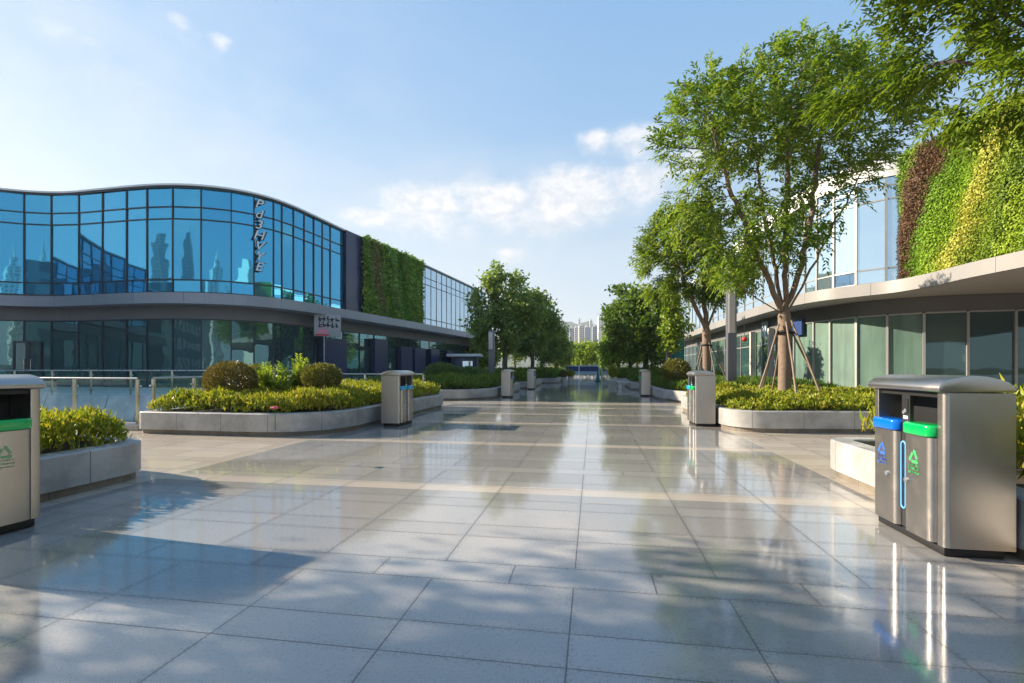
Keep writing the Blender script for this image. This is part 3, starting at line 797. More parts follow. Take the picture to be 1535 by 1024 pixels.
# ---- right building
RB = empty('glass_building', (20, 30, 0), 'sunlit two storey building with pale glass, sweeping canopy and bright planted wall', 'building')
RP = Path([(10.1, 66), (10.1, 48), (10.1, 36), (10.2, 29.5), (10.5, 26.0), (11.2, 24.2), (12.0, 23.4), (12.85, 23.0)])
bt = [RP.near(W(p, t_)) for p, t_ in ((1204, 24.6), (1221, 23.6), (1245, 22.5), (1280, 21.8), (1328, 21.0))]+[RP.L]
b_ = [.3+(bt[0]-.3)*k/22 for k in range(22)]+bt
facade(RB, RP, b_, ZR, 'glass_pale', 'mullion_light', mul=.05)
GP = Path([(12.85, 23.0), (13.3, 20.7), (13.8, 18.5), (14.5, 14.5), (14.8, 10.0)])
pm = MB(); pm.bar(RP.off(RP.L-.01, .0), RP.off(RP.L, .0), .10, 4.85, 10.0, .3); pm.build('pillar', 'mullion_light', RB)
living_wall(RB, GP, .12, GP.L, 4.82, 10.0, .28, 'leaf_wall_right', 1700, .095, 'soil', .45)
GS = Path([(14.8, 10.0), (15.0, 0), (15.0, -22)], 8)
facade(RB, GS, [.1+(GS.L-.2)*k/18 for k in range(19)], ZR, 'glass_pale', 'mullion_light')
RL = Path([(10.45, 66), (10.45, 40), (10.55, 31.5), (10.85, 28.3), (11.45, 26.3), (12.0, 25.05), (12.85, 24.25), (13.9, 23.6), (15.3, 23.25), (16.9, 23.1), (19.5, 23.0), (26, 23.0)])
lb = [RL.near(p_) for p_ in [W(1196, 26.8), W(1220, 25.2), W(1245, 24.1), W(1282, 22.8), W(1328, 21.9), W(1387, 20.95), W(1450, 20.5), W(1522, 20.05)]]
lb += [lb[-1]+2.0*k for k in range(1, 5)]
gl = ['glass_curtain']*5+['glass_smoke']*20
for i in range(len(lb)-1): facade(RB, RL, [lb[i], lb[i+1]], [.12, 3.6], gl[i], 'mullion_light', mul=.045, proud=.07, last=(i == len(lb)-2))
fb = [.3+(lb[0]-.3)*k/17 for k in range(18)]
facade(RB, RL, fb, [.12, 2.7, 3.6], ['glass_smoke', 'glass_dark', 'glass_curtain', 'glass_dark'], 'mullion_light', mul=.04)
mb = MB(); ribbon(mb, RL, 0, RL.L, 3.64, 4.28, .02); mb.build('frieze', 'frieze', RB, smooth=30)
mb = MB(); mb.prism([RL.off(q_, .35) for q_ in RL.span(0, RL.L, .4)]+[(26, 30), (12.5, 66)], 0.004, .11); mb.build('plinth', 'kerb_stone', RB)
FP = Path([(9.35, 66), (9.3, 50), (9.25, 34), (9.5, 27), (10.1, 24.5), (11.2, 23.1), (12.0, 22.1), (12.4, 20.6), (12.5, 18.9), (12.8, 17.0), (13.3, 12.5), (13.5, 8), (13.7, -22)])
fas = [FP.at(q_) for q_ in FP.span(0, FP.L, .35)]
mb = MB(); mb.prism(fas+[(30, -22), (30, 66)], 4.30, 4.80); cn = mb.build('canopy', 'fascia_right', RB, smooth=30)
mb = MB(); mb.v = [(x, y, 4.297) for x, y in [FP.off(q_, -.14) for q_ in FP.span(0, FP.L, .35)]+[(29.8, -21.8), (29.8, 65.8)]]; mb.f = [tuple(reversed(range(len(mb.v))))]
mb.build('soffit', 'soffit', cn)
top = [RP.off(q_, .12) for q_ in RP.span(0, RP.L, .4)]+[GP.off(q_, .12) for q_ in GP.span(.2, GP.L, .6)]+[(15.1, -22)]
mb = MB(); mb.prism(top+[(30, -22), (30, 66)], 9.985, 10.10); mb.build('roof', 'white_paint', RB, smooth=30)
core = [RP.off(q_, -.5) for q_ in RP.span(0, RP.L-.3, .4)]+[(13.6, 22.6)]+[GP.off(q_, -.2) for q_ in GP.span(1.0, GP.L, .6)]+[(15.3, -21.5), (29.5, -21.5), (29.5, 65)]
mb = MB(); mb.prism(core, 4.82, 9.95); mb.build('core_wall', 'interior', RB)
core = [RL.off(q_, -.5) for q_ in RL.span(0, RL.L, .4)]+[(29, 22.4), (29, 65)]
mb = MB(); mb.prism(core, 0.12, 4.28); mb.build('core_wall', 'interior', RB)
# parapet band and shop details under the canopy
mb = MB(); ribbon(mb, RP, 0, RP.L-.15, 9.35, 9.94, .075); mb.build('parapet_band', 'white_paint', RB, smooth=30)
for px, z0, z1, mt in ((1201, 3.0, 3.85, 'board_blue'), (1150, 3.2, 4.1, 'board_pale')):
    block(RL, px, .8, .12, z1, RB, mt, 'shop_sign', z0)
for px in (1134, 1162, 1186):
    block(RL, px, .25, .3, 3.6, RB, 'column_pale', 'column')
c = W(1116, 28.5); 
LT = empty('red_lantern', (c[0], c[1], 2.74), 'small red lantern hanging under the right canopy', 'lantern')
mb = MB(); mb.ball((0, 0, .18), (.15, .15, .14), 14, 8); mb.build('shade', 'red_print', LT, local=True, smooth=60)
mb = MB(); mb.tube([(0, 0, .30), (0, 0, 1.55)], .012, 5); mb.build('cord', 'strap_black', LT, local=True)
# ================================================================ RECYCLING BINS
BL, BD = .84, .405
def round_plan(x0, x1, yf, yb, rl, rr, n=6):
    """plan outline of a door: flat front at yf, corner radii left and right"""
    pts = [(x0, yb)]
    for k in range(n+1):
        a = math.pi+math.pi/2*k/n; pts.append((x0+rl+rl*math.cos(a), yf+rl+rl*math.sin(a)))
    for k in range(n+1):
        a = -math.pi/2+math.pi/2*k/n; pts.append((x1-rr+rr*math.cos(a), yf+rr+rr*math.sin(a)))
    pts.append((x1, yb)); return pts
def recycle_mark(mb, cx, cz, s, y):
    """three bent arrows chasing round a triangle, two lines of small strokes below"""
    P = [Vector((0, .62)), Vector((-.42, -.12)), Vector((.42, -.12))]
    for k in range(3):
        a, b = P[k], P[(k+1) % 3]; d = (b-a).normalized(); nn = Vector((d.y, -d.x)); w = .085
        p0 = a+d*.22; p1 = b-d*.20
        q = [p0+nn*w, p0-nn*w, p1-nn*w, p1+nn*w]; i = len(mb.v)
        mb.v += [(cx+v.x*s, y, cz+v.y*s) for v in q]; mb.f.append((i, i+1, i+2, i+3))
        t = [p1+nn*.17, p1-nn*.17, b+d*.02]; i = len(mb.v)
        mb.v += [(cx+v.x*s, y-.0004, cz+v.y*s) for v in t]; mb.f.append((i, i+1, i+2))
    rn = random.Random(3)
    for row, (z, h, wd) in enumerate(((-.40, .11, .46), (-.64, .15, .50), (-.86, .12, .50))):
        x = -wd
        while x < wd-.05:
            g = rn.uniform(.07, .13)
            for _ in range(3):
                if rn.random() < .5: a = rn.uniform(0, h-.03); mb.box(cx+x*s, cx+(x+g)*s, y-.0006, y, cz+(z+a)*s, cz+(z+a+.035)*s)
                else: a = rn.uniform(0, g-.03); mb.box(cx+(x+a)*s, cx+(x+a+.035)*s, y-.0009, y, cz+z*s, cz+(z+h)*s)
            x += g+.035
def make_bin(loc, rz, label, lids, prints, group='stainless recycling bins along the plaza'):
    root = empty('recycling_bin', loc, label, 'recycling bin', group, rz)
    L2, D2 = BL/2, BD/2
    mb = MB(); mb.prism(inset([(-L2, -D2-.02), (L2, -D2-.02), (L2, D2), (-L2, D2)], .035), 0, .065); mb.build('base', 'rubber_black', root, local=True, bevel=.012)
    for sg in (-1, 1):
        o_ = round_plan(-.075, 0, -D2, D2, .004, .032); pl = [(sg*L2+(x if sg > 0 else -x), y) for x, y in o_]
        if sg < 0: pl = pl[::-1]
        mb = MB(); mb.prism(pl, .066, 1.085); mb.build('side_panel', 'brushed_steel', root, local=True, smooth=40)
    mb = MB(); mb.box(-L2+.076, L2-.076, D2-.03, D2-.004, .066, 1.085); mb.build('back_panel', 'brushed_steel', root, local=True)
    # dark inside of the bin behind the two openings
    mb = MB(); mb.box(-L2+.077, L2-.077, D2-.17, D2-.032, .07, 1.083); mb.box(-L2+.077, L2-.077, -D2+.03, D2-.171, .07, .79); mb.box(-L2+.077, L2-.077, -D2+.02, D2-.171, 1.05, 1.083)
    mb.build('liner', 'rubber_black', root, local=True)
    # arched cap
    sec = [(-D2-.022, 1.088), (-D2-.038, 1.096), (-D2-.042, 1.116), (-D2-.034, 1.135)]
    for k in range(1, 12):
        y = -D2-.034+(BD+.036)*k/11; sec.append((y, 1.138+.062*math.sin(math.pi*min(1, k/11*.93+.07))**.9 if k < 11 else 1.118))
    sec += [(D2+.004, 1.092)]
    mb = MB(); n = len(sec)
    for x in (-L2-.004, L2+.004): mb.v += [(x, y, z) for y, z in sec]
    mb.f.append(tuple(range(n))); mb.f.append(tuple(n+k for k in reversed(range(n))))
    for k in range(n): j = (k+1) % n; mb.f.append((k, n+k, n+j, j))
    bm_o = mb.build('roof', 'brushed_steel', root, local=True, smooth=38, bevel=.006)
    # two doors, the centre post between them
    for k, (x0, x1) in enumerate(((-L2+.08, -.052), (.052, L2-.08))):
        yf = -D2-.035
        dm = MB(); dm.prism(round_plan(x0, x1, yf, -D2+.028, .025, .05 if k else .045), .075, .775); d = dm.build('door', 'brushed_steel', root, local=True, smooth=40)
        lm = MB(); pl = round_plan(x0-.008, x1+.006, yf-.022, -D2+.10, .045, .06)
        lm.prism(pl, .778, .862); lm.build('lid', lids[k], root, local=True, smooth=50, bevel=.016, seg=3)
        km = MB(); xk = x1-.10 if k == 0 else x0+.035
        km.tube([(xk, yf+.002, .44), (xk, yf-.014, .44)], .019, 14); km.tube([(xk, yf-.0135, .44), (xk, yf-.019, .44)], .008, 8); km.build('lock', 'lock_steel', d, local=True, smooth=40)
        if prints[k]:
            pm_ = MB(); recycle_mark(pm_, (x0+x1)/2-.035,   .60, .115, yf-.0012); pm_.build('recycling_mark', prints[k], d, local=True)
    cp = MB(); cp.box(-.048, .048, -D2+.005, -D2+.03, .075, 1.05); p = cp.build('centre_post', 'steel_dark', root, local=True)
    m_ = MB(); m_.box(-.028, .028, -D2+.001, -D2+.0049, .915, 1.025); m_.build('ash_slot', 'rubber_black', p, local=True)
    m_ = MB(); i = 0; m_.v = [(-.022, -D2-.002, .905), (.02, -D2-.002, .935), (.02, -D2-.012, .955), (-.018, -D2-.012, .925)]; m_.f = [(0, 1, 2, 3)]; m_.build('ash_scoop', 'lock_steel', p, local=True)
    m_ = MB(); m_.box(-.026, .026, -D2+.002, -D2+.0048, .875, .897); m_.build('label_plate', 'label_white', p, local=True)
    pts = []
    for k in range(9): a = math.pi*k/8; pts.append((.026*math.cos(a), -D2-.01, .68+.026*math.sin(a)))
    for k in range(9): a = math.pi+math.pi*k/8; pts.append((.026*math.cos(a), -D2-.01, .24+.026*math.sin(a)))
    m_ = MB(); m_.tube(pts, .0075, 8, closed=True); m_.build('handle', 'tube_blue', p, local=True, smooth=60)
    return root
R90 = math.pi/2
make_bin((2.28+BD/2, 3.66+BL/2, .001), -R90, 'large near stainless bin with one blue and one green lid on the right', ('lid_blue', 'lid_green'), ('print_blue', 'print_green'))
make_bin((-4.38-BD/2, 2.90-BL/2+.40, .001), R90-.10, 'stainless bin cut by the left picture edge with green lid and faint green mark', ('lid_blue', 'lid_green'), ('print_blue', 'print_pale_green'))
make_bin((-4.09-BD/2, 10.02+BL/2, .001), R90, 'stainless bin with two cyan lids in front of the planter with the round russet shrub', ('lid_cyan', 'lid_cyan'), (None, None))
make_bin((2.16+BD/2, 11.05+BL/2, .001), -R90, 'stainless bin with green lid before the planter of the big staked tree', ('lid_cyan', 'lid_green'), (None, 'print_green'))
make_bin((-3.46-BD/2, 20.7+BL/2, .001), R90, 'grey bin in shade beside the long planter with dark mounded shrubs', ('lid_blue', 'lid_blue'), (None, None))
make_bin((-3.42-BD/2, 28.8+BL/2, .001), R90, 'farthest small bin in the shade on the tree side of the left building', ('lid_blue', 'lid_blue'), (None, None))
make_bin((2.11+BD/2, 22.6+BL/2, .001), -R90, 'bin standing in shade before the round golden shrub of the right planters', ('lid_green', 'lid_green'), (None, None))

# ================================================================ GLASS BALUSTRADES
def balustrade(label, pts, gap, top, z0=.11, ends=True, double=()):
    c = np.array(pts).mean(0); root = empty('glass_balustrade', (c[0], c[1], z0), label, 'balustrade', 'glass balustrades round the sunken pool')
    rl = MB(); rl.tube([(x, y, top) for x, y in pts], .02, 10); rl.build('handrail', 'rail_steel', root, smooth=60)
    for (a, b) in zip(pts[:-1], pts[1:]):
        A, B = Vector(a), Vector(b); L = (B-A).length; n = max(1, round(L/gap)); d = (B-A)/L; nn = Vector((d.y, -d.x))
        for k in range(n+1):
            p = A+d*(L*k/n)
            m_ = MB(); m_.box(p.x-.028, p.x+.028, p.y-.022, p.y+.022, z0, top-.022)
            po = m_.build('post', 'brass_steel', root, bevel=.006)
            cm = MB()
            for z in (z0+.14, top-.16):
                for sg in (-1, 1):
                    q = p+d*sg*.05-nn*.02; cm.tube([(p.x, p.y, z), (q.x, q.y, z)], .012, 6); cm.tube([(q.x-nn.x*.02, q.y-nn.y*.02, z), (q.x+nn.x*.02, q.y+nn.y*.02, z)], .02, 8)
            cm.build('clamp', 'rail_steel', po)
            if k < n:
                q0 = p+d*.045; q1 = A+d*(L*(k+1)/n)-d*.045
                g = MB(); g.bar(tuple(q0-nn*.02), tuple(q1-nn*.02), 0, z0+.05, top-.07, .012); g.build('glass_panel', 'glass_clear', root)
    return root
balustrade('nearest glass balustrade with brass posts and steel handrail at the pool edge', [(-30.9, 8.78), (-9.26, 8.78)], 1.545, 1.04)
balustrade('glass balustrade turning the corner behind the planter of the round russet shrub', [(-8.88, 8.78), (-8.88, 16.1), (-5.7, 16.1)], 1.0, 1.05, .0)
balustrade('glass balustrade on top of the pale stone wall across the pool', [(-40, 14.62), (-9.2, 14.62)], 1.6, 1.17, .335)

# ================================================================ PLANTERS AND PLANTS
PL1 = rounded([(-11, -2.2), (-5.03, -2.2), (-5.03, 4.98), (-6.3, 5.35), (-11, 5.35)], [.2, .5, .42, .6, .2])
planter('near planter behind the bin cut by the left picture edge', PL1)
PL2 = rounded([(-8.62, 8.16), (-4.74, 8.10), (-4.74, 15.7), (-8.62, 15.7)], [.12, 1.45, .6, .2], 12)
planter('large planter with the round russet shrub by the pool balustrade', PL2)
PL3 = rounded([(-9.6, 18.3), (-5.0, 18.3), (-4.02, 19.9), (-4.02, 27.6), (-9.6, 27.6)], [.2, .7, .5, .5, .2])
planter('long shaded planter with dark mounded shrubs beside the left building', PL3)
PL4 = rounded([(-9.6, 29.8), (-3.9, 29.8), (-3.9, 38), (-9.6, 38)], [.2, .6, .5, .2])
planter('shaded planter with the nearest round crowned tree, behind the farthest small bin', PL4)
PL5 = rounded([(-9.6, 41), (-2.9, 41), (-2.9, 54), (-9.6, 54)], [.2, .6, .5, .2])
planter('far planter at the end of the left tree row', PL5)
PR1 = rounded([(2.72, -1.6), (8.9, -1.6), (8.9, 8.3), (5.2, 6.95), (2.72, 6.5)], [.4, .2, .3, .5, .35])
planter('pale planter behind the large near bin on the right', PR1)
PR2 = rounded([(2.62, 10.1), (9.0, 10.9), (9.0, 15.9), (2.62, 15.9)], [.9, .3, .3, .5], 10)
planter('planter with the big staked tree and yellow green hedge', PR2)
PR3 = rounded([(3.3, 17.8), (8.6, 17.8), (8.6, 27), (2.56, 27), (2.56, 20.2)], [.4, .3, .3, .4, .8])
planter('planter with the slimmer staked tree and the grey light column', PR3)
PR4 = rounded([(2.2, 29.2), (8.2, 29.2), (8.2, 38), (2.2, 38)], [.5, .3, .3, .5])
planter('shaded planter under the round far tree on the right', PR4)
PR5 = rounded([(1.9, 41), (8, 41), (8, 56), (1.9, 56)], [.5, .3, .3, .5])
planter('farthest planter on the right under the tree row', PR5)
I = lambda p, d=.27: inset(p, d)
HG = 'low hedges filling the planters'
hedge('bright yellow green hedge behind the bin at the left picture edge', I(PL1, .13), .36, .32, 520, 'leaf_hedge', .085, edge=.2, group=HG)
hedge('leafy yellow green hedge carpeting the planter of the round russet shrub', I(PL2, .12), .36, .37, 520, 'leaf_hedge', .092, edge=.3, group=HG)
hedge('shaded green hedge at the front of the long left planter', I(PL3), .33, .50, 120, 'leaf_green', .15, group=HG)
hedge('dark hedge under the nearest left tree', I(PL4), .33, .55, 60, 'leaf_green', .22, group=HG)
hedge('dark hedge at the end of the left tree row', I(PL5), .33, .6, 35, 'leaf_green', .28, group=HG)
hedge('yellow green hedge at the right picture edge beside the large near bin', I(PR1), .33, .55, 110, 'leaf_hedge', .14, group=HG)
hedge('low olive hedge round the trunk of the big staked tree', I(PR2, .13), .36, .27, 330, 'leaf_hedge', .075, asp=.5, group=HG, und=.14)
hedge('green hedge below the slimmer staked tree', I(PR3), .33, .38, 140, 'leaf_green', .12, group=HG)
hedge('hedge under the round far tree on the right', I(PR4), .33, .5, 60, 'leaf_green', .2, group=HG)
hedge('hedge at the end of the right tree row', I(PR5), .33, .6, 35, 'leaf_green', .28, group=HG)

def ball_at(label, px, py, t, rpx, rpz, mat, n, L, **kw):
    x, y = W(px, t); z = hz(py, t); r = rpx*t/F
    return shrub(label, (x, y, z), (r, r*.95, rpz*t/F), mat, n, L, **kw)
ball_at('round russet brown clipped shrub above the yellow green hedge', 346, 572, 10.3, 37, 29, 'leaf_russet', 6500, .052, seed=1)
ball_at('rounded olive shrub right of the spiky bright plants', 482, 566, 10.9, 29, 20, 'leaf_olive', 4200, .055, seed=2)
ball_at('small brownish shrub right behind the russet one', 384, 566, 11.6, 19, 19, 'leaf_olive', 1800, .06, seed=5)
ball_at('dark wide mound shrub at the left end of the long shaded planter', 662, 562, 22.5, 26, 17, 'leaf_dark', 3000, .11, seed=3)
ball_at('dark wide mound shrub nearer the shaded bin in the long planter', 702, 564, 23, 30, 13, 'leaf_dark', 3000, .11, seed=4)
ball_at('low bright green mound in front of the dark mounds', 632, 576, 20, 14, 9, 'leaf_green', 1500, .1, seed=6)
ball_at('round golden green shrub behind the shaded right bin', 1013, 558, 20.4, 21, 19, 'leaf_olive', 3600, .085, seed=7)
ball_at('small yellow green ball shrub at the planter corner beside the right green lid bin', 1026, 582, 18.6, 10, 9, 'leaf_hedge', 1300, .08, seed=8)
ball_at('dark green ball shrub in the low hedge left of the big tree', 1113, 599, 11.2, 18, 15, 'leaf_hedge', 2200, .055, seed=9)
ball_at('yellow green shrub behind the right green lid bin', 1090, 590, 13.5, 19, 16, 'leaf_hedge', 1800, .07, seed=10)
def fern(label, px, py, t, n, ln, mat, seed, spread=.8, group='spiky bright plants in the large planter'):
    """upright arching fronds from one crown"""
    r = np.random.default_rng(seed); x, y = W(px, t); z = hz(py, t); root = empty('fern_plant', (x, y, z), label, 'plant', group)
    C, D, Nn, l, w = [], [], [], [], []; st = MB()
    for k in range(n):
        a = r.uniform(0, 6.283); tilt = r.uniform(.1, 1)*spread; L = ln*r.uniform(.7, 1.15); d = np.array([math.sin(tilt)*math.cos(a), math.sin(tilt)*math.sin(a), math.cos(tilt)])
        pts = []
        for i in range(9):
            u = i/8; p = np.array([x, y, z])+d*L*u-np.array([0, 0, .30*L*u*u*math.sin(tilt)]); pts.append(tuple(p))
            if i > 0:
                sd = np.cross(d, [0, 0, 1.0]); sd /= np.linalg.norm(sd)+1e-9
                for sg in (-1, 1):
                    for _ in range(2): C.append(p-d*L*.06*_); D.append(d*.7+sd*sg*.8+r.normal(size=3)*.12); Nn.append(np.cross(sd, d)+r.normal(size=3)*.2); l.append(L*.30*(1-.6*u)); w.append(.030)
        st.tube(pts, [.006]*8+[.002], 4, cap=False)
    st.build('stem', 'bark_grey', root); leaves('foliage', np.array(C), np.array(D), np.array(Nn), np.array(l), np.array(w), mat, root)
fern('tall spiky bright green fern just right of the russet shrub', 400, 588, 11.0, 26, .62, 'leaf_bright', 21)
fern('tallest spiky bright green fern left of the rounded olive shrub', 446, 586, 11.3, 30, .75, 'leaf_bright', 22)
fern('lower bright green fern between the two taller ferns', 422, 590, 10.7, 22, .45, 'leaf_bright', 23, 1.0)
x, y = at(413, 611, .72); FL = empty('pink_flower', (x, y, .62), 'single small pink flower in the yellow green hedge', 'flower')
mb = MB()
for k in range(6): a = k*1.047; mb.ball((.03*math.cos(a), .03*math.sin(a)-.02, .10), (.026, .026, .016), 8, 5)
mb.build('petal', 'flower_pink', FL, local=True, smooth=60)
mb = MB(); mb.tube([(0, 0, -.2), (0, -.02, .1)], .005, 5); mb.build('stem', 'leaf_green', FL, local=True)

# ================================================================ TREES
def bl(px, py, t, rx, rz, dep=None):
    x, y = W(px, t); k = t/F
    return ((x, y, hz(py, t)), (rx*k, (dep if dep else rx*k*.9), rz*k))
def pt(px, py, t): x, y = W(px, t); return (x, y, hz(py, t))
TG = 'plaza trees in the stone planters'
def trunk_path(x, y, z0, z1, n=7, lean=(0, 0), wob=.03, seed=0):
    r = random.Random(seed); return [(x+lean[0]*k/(n-1)+r.uniform(-wob, wob)*(k > 0), y+lean[1]*k/(n-1)+r.uniform(-wob, wob)*(k > 0), z0+(z1-z0)*k/(n-1)) for k in range(n)]
ASH = dict(kind='compound', n=4100, k=9, rach=.36, L=.135, asp=.40, spread=.14)
tA = W(1176, 12.3)
tree('staked_tree', 'big staked tree with feathery leaves rising over the olive hedge', (tA[0], tA[1], .33), trunk_path(*tA, .33, 2.55, lean=(.02, .05), wob=.02),
     [bl(1180,168,12.3,115,98), bl(1075,190,12.0,85,95), bl(1045,310,12.2,60,60), bl(1265,170,12.8,105,95), bl(1280,255,12.4,50,40), bl(1130,360,12,85,70), bl(1190,320,12.6,80,45), bl(1185,108,12.3,60,48), bl(1105,405,12.1,55,28)],
     1250, .148, 'leaf_ash', ASH, seed=3, D=.22, kill=.40, rtip=.007, group=TG,
     limbs=[[pt(1155,425,12.2), pt(1128,370,12.05), pt(1092,280,11.9), pt(1065,190,11.8)], [pt(1166,430,12.5), pt(1146,330,12.7), pt(1128,190,12.9)], [pt(1178,400,12.3), pt(1180,300,12.4), pt(1185,150,12.2)],
            [pt(1194,420,12.4), pt(1214,330,12.7), pt(1232,180,13.0)], [pt(1203,430,12.1), pt(1236,365,11.9), pt(1285,270,12.0)], [pt(1125,440,11.9), pt(1090,415,11.5)]])
tB = W(1059, 20)
ASHB = dict(kind='compound', n=2700, k=9, rach=.42, L=.17, asp=.36, spread=.16)
tree('staked_tree', 'slimmer staked tree behind the grey light column', (tB[0], tB[1], .33), trunk_path(*tB, .33, 2.7, wob=.02, seed=2),
     [bl(1000,375,20,48,52), bl(1060,395,20,62,70), bl(1095,415,20,40,30), bl(1008,430,20,32,28), bl(1040,330,20,45,30)],
     620, .17, 'leaf_ash', ASHB, seed=5, D=.30, kill=.55, rtip=.009, group=TG,
     limbs=[[pt(1040,455,20), pt(1012,385,20)], [pt(1056,445,20.2), pt(1050,345,20.3)], [pt(1075,455,19.9), pt(1098,405,19.8)]])
tD = (7.2, 6.9)
NEAR = dict(kind='compound', n=3300, k=9, rach=.34, L=.125, asp=.31, spread=.14)
tree('overhanging_tree', 'nearest tree reaching into the top right corner with long hanging leaves', (tD[0], tD[1], .33), trunk_path(*tD, .33, 2.5, wob=.02, seed=4),
     [bl(1480,10,6.2,95,55), bl(1400,-20,6.5,110,40), bl(1570,100,6.0,110,80), bl(1350,130,7.6,85,40), bl(1280,150,8.0,50,40), bl(1450,165,6.8,65,14), bl(1700,0,6.0,150,110), bl(1650,-120,6,200,100)],
     900, .17, 'leaf_near', NEAR, seed=8, D=.25, kill=.45, rtip=.007, group=TG, bark='bark_grey')
RND = dict(kind='simple', n=3600, k=16, L=.30, asp=.62, spread=.20)
def rtree(label, px, py0, t, blobs, seed, n=3600, mat='leaf_round', L=.30, fork=2.1, name='round_tree', r0=.16, natt=420):
    x, y = W(px, t); sp = dict(RND); sp['n'] = n; sp['L'] = L; sp['n'] = int(n*.185); sp['spread'] = .20*L/.3; sp['L'] = L*.85
    return tree(name, label, (x, y, .33), trunk_path(x, y, .33, fork, wob=.03, seed=seed), blobs, natt, r0, mat, sp, seed=seed, D=.42, kill=.8, rtip=.014, group='trees along the far avenue', bark='bark_grey')
rtree('first and biggest tree of the left row, crown against the left building', 757, 0, 31, [bl(750,470,31,46,55), bl(762,430,31,38,28), bl(728,455,31,27,40), bl(785,460,31,40,45), bl(755,505,31,48,28), bl(805,442,31.5,18,16), bl(715,495,31,16,16), bl(775,455,31,22,30)], 31, 3600)
rtree('second tree of the left row with a sunlit yellowish top', 798, 0, 39, [bl(798,480,39,34,48), bl(815,470,39,25,30), bl(790,518,39,32,20), bl(828,492,39,18,26)], 32, 2700)
rtree('third tree of the left row half hidden by the second', 812, 0, 50, [bl(815,505,50,26,36), bl(838,515,50,17,28), bl(820,530,50,26,13)], 33, 2100, L=.36)
rtree('last small tree of the left row at the avenue end', 833, 0, 62, [bl(838,525,62,17,22), bl(848,535,62,12,14)], 34, 1500, L=.42)
rtree('tree behind the left row near the kiosk', 722, 0, 52, [bl(722,535,52,28,20)], 35, 1500, 'leaf_bright', .36)
rtree('round far tree standing at the shaded right bin', 968, 0, 31.5, [bl(955,480,31.5,48,50), bl(925,505,31,27,34), bl(990,470,32,32,42), bl(945,440,32,32,20), bl(975,520,31,40,26)], 36, 3800, 'leaf_green')
rtree('bright leaning tree right of the round far tree', 1003, 0, 27, [bl(1003,465,27,16,30), bl(1018,490,27,16,16)], 37, 800, 'leaf_bright', .26, r0=.09, natt=160)
rtree('second tree of the right row behind the round far tree', 945, 0, 43, [bl(938,510,43,30,38), bl(915,530,43,20,22), bl(960,500,43,25,35)], 38, 2400, 'leaf_bright', .34)
rtree('third tree of the right row farther along the avenue', 928, 0, 56, [bl(925,525,56,22,26), bl(910,535,56,14,16)], 39, 1600, 'leaf_round', .4)
rtree('centre tree closing the avenue in front of the cream tower', 880, 0, 78, [bl(880,530,78,24,17), bl(868,535,78,14,12), bl(893,532,78,14,14)], 40, 1600, 'leaf_bright', .5, r0=.2)
rtree('dark tree closing the avenue left of the centre one', 856, 0, 84, [bl(856,535,84,14,16)], 41, 900, 'leaf_dark', .5)
rtree('dark tree closing the avenue right of the centre one', 904, 0, 84, [bl(905,536,84,10,20)], 42, 900, 'leaf_dark', .5)
for k, (px, t, lb_) in enumerate(((772, 62, 'dark background tree seen between the trunks of the left row'), (955, 60, 'dark background tree behind the second tree of the right row'), (985, 50, 'dark background tree behind the round far tree and the green panel'))):
    rtree(lb_, px, 0, t, [bl(px, 522, t, 24, 18), bl(px+10, 510, t, 18, 16)], 60+k, 1200, 'leaf_round', .42, natt=200)
SHD = dict(kind='simple', n=1500, k=14, L=.15, asp=.5, spread=.22)
tree('shade_tree', 'tree left of the picture that throws the dappled shade over the near paving', (-9.3, 2.0, .33), trunk_path(-9.3, 2.0, .33, 2.7, wob=.03, seed=9),
     [((-9.2, 2.2, 4.6), (2.6, 2.5, 1.3)), ((-9.6, 1.2, 5.8), (2.4, 2.4, 1.2)), ((-9.2, 3.0, 6.6), (1.8, 1.6, .8)), ((-9.0, .0, 4.4), (2.0, 2.0, 1.0)), ((-9.0, 1.3, 3.5), (2.0, 2.0, .8))], 560, .15, 'leaf_ash', SHD, seed=12, D=.35, kill=.6, rtip=.012, group=TG)
# stakes and tie bands of the two staked trees
def stakes(x, y, r, ztop, n, label, ph, feet=.33):
    for k in range(n):
        a = ph+k*2*math.pi/n+.2*math.sin(k*2.3); rr = r*(.9+.25*math.sin(k*1.7+1))
        m_ = MB(); b = (x+rr*math.cos(a), y+rr*math.sin(a), feet-.05); tp_ = (x+.17*math.cos(a), y+.17*math.sin(a), ztop+.05+.04*k)
        md = [b[i]*.5+tp_[i]*.5+(.025 if i < 2 else 0) for i in range(3)]
        m_.tube([b, md, tp_], [.027, .026, .022], 8)
        tag(m_.build('tree_stake', 'pole_wood', smooth=60), label, 'tree stake', 'wooden tree stakes')
stakes(tA[0], tA[1], 1.12, 2.18, 6, 'wooden stake propping the big tree with feathery leaves', .35)
stakes(tB[0], tB[1], .95, 2.15, 4, 'wooden stake propping the slimmer tree behind the light column', .2)
for (x, y), z, r_, lb_ in ((tA, 2.14, .2, 'big tree with feathery leaves'), (tB, 2.18, .2, 'slimmer tree behind the light column')):
    m_ = MB(); m_.tube([(x+.02+r_*math.cos(a*.5236), y+r_*math.sin(a*.5236), z+.012*math.sin(a)) for a in range(12)], .035, 8, closed=True)
    tag(m_.build('tie_band', 'strap_black', smooth=60), 'black strap tying the stakes to the '+lb_, 'strap')

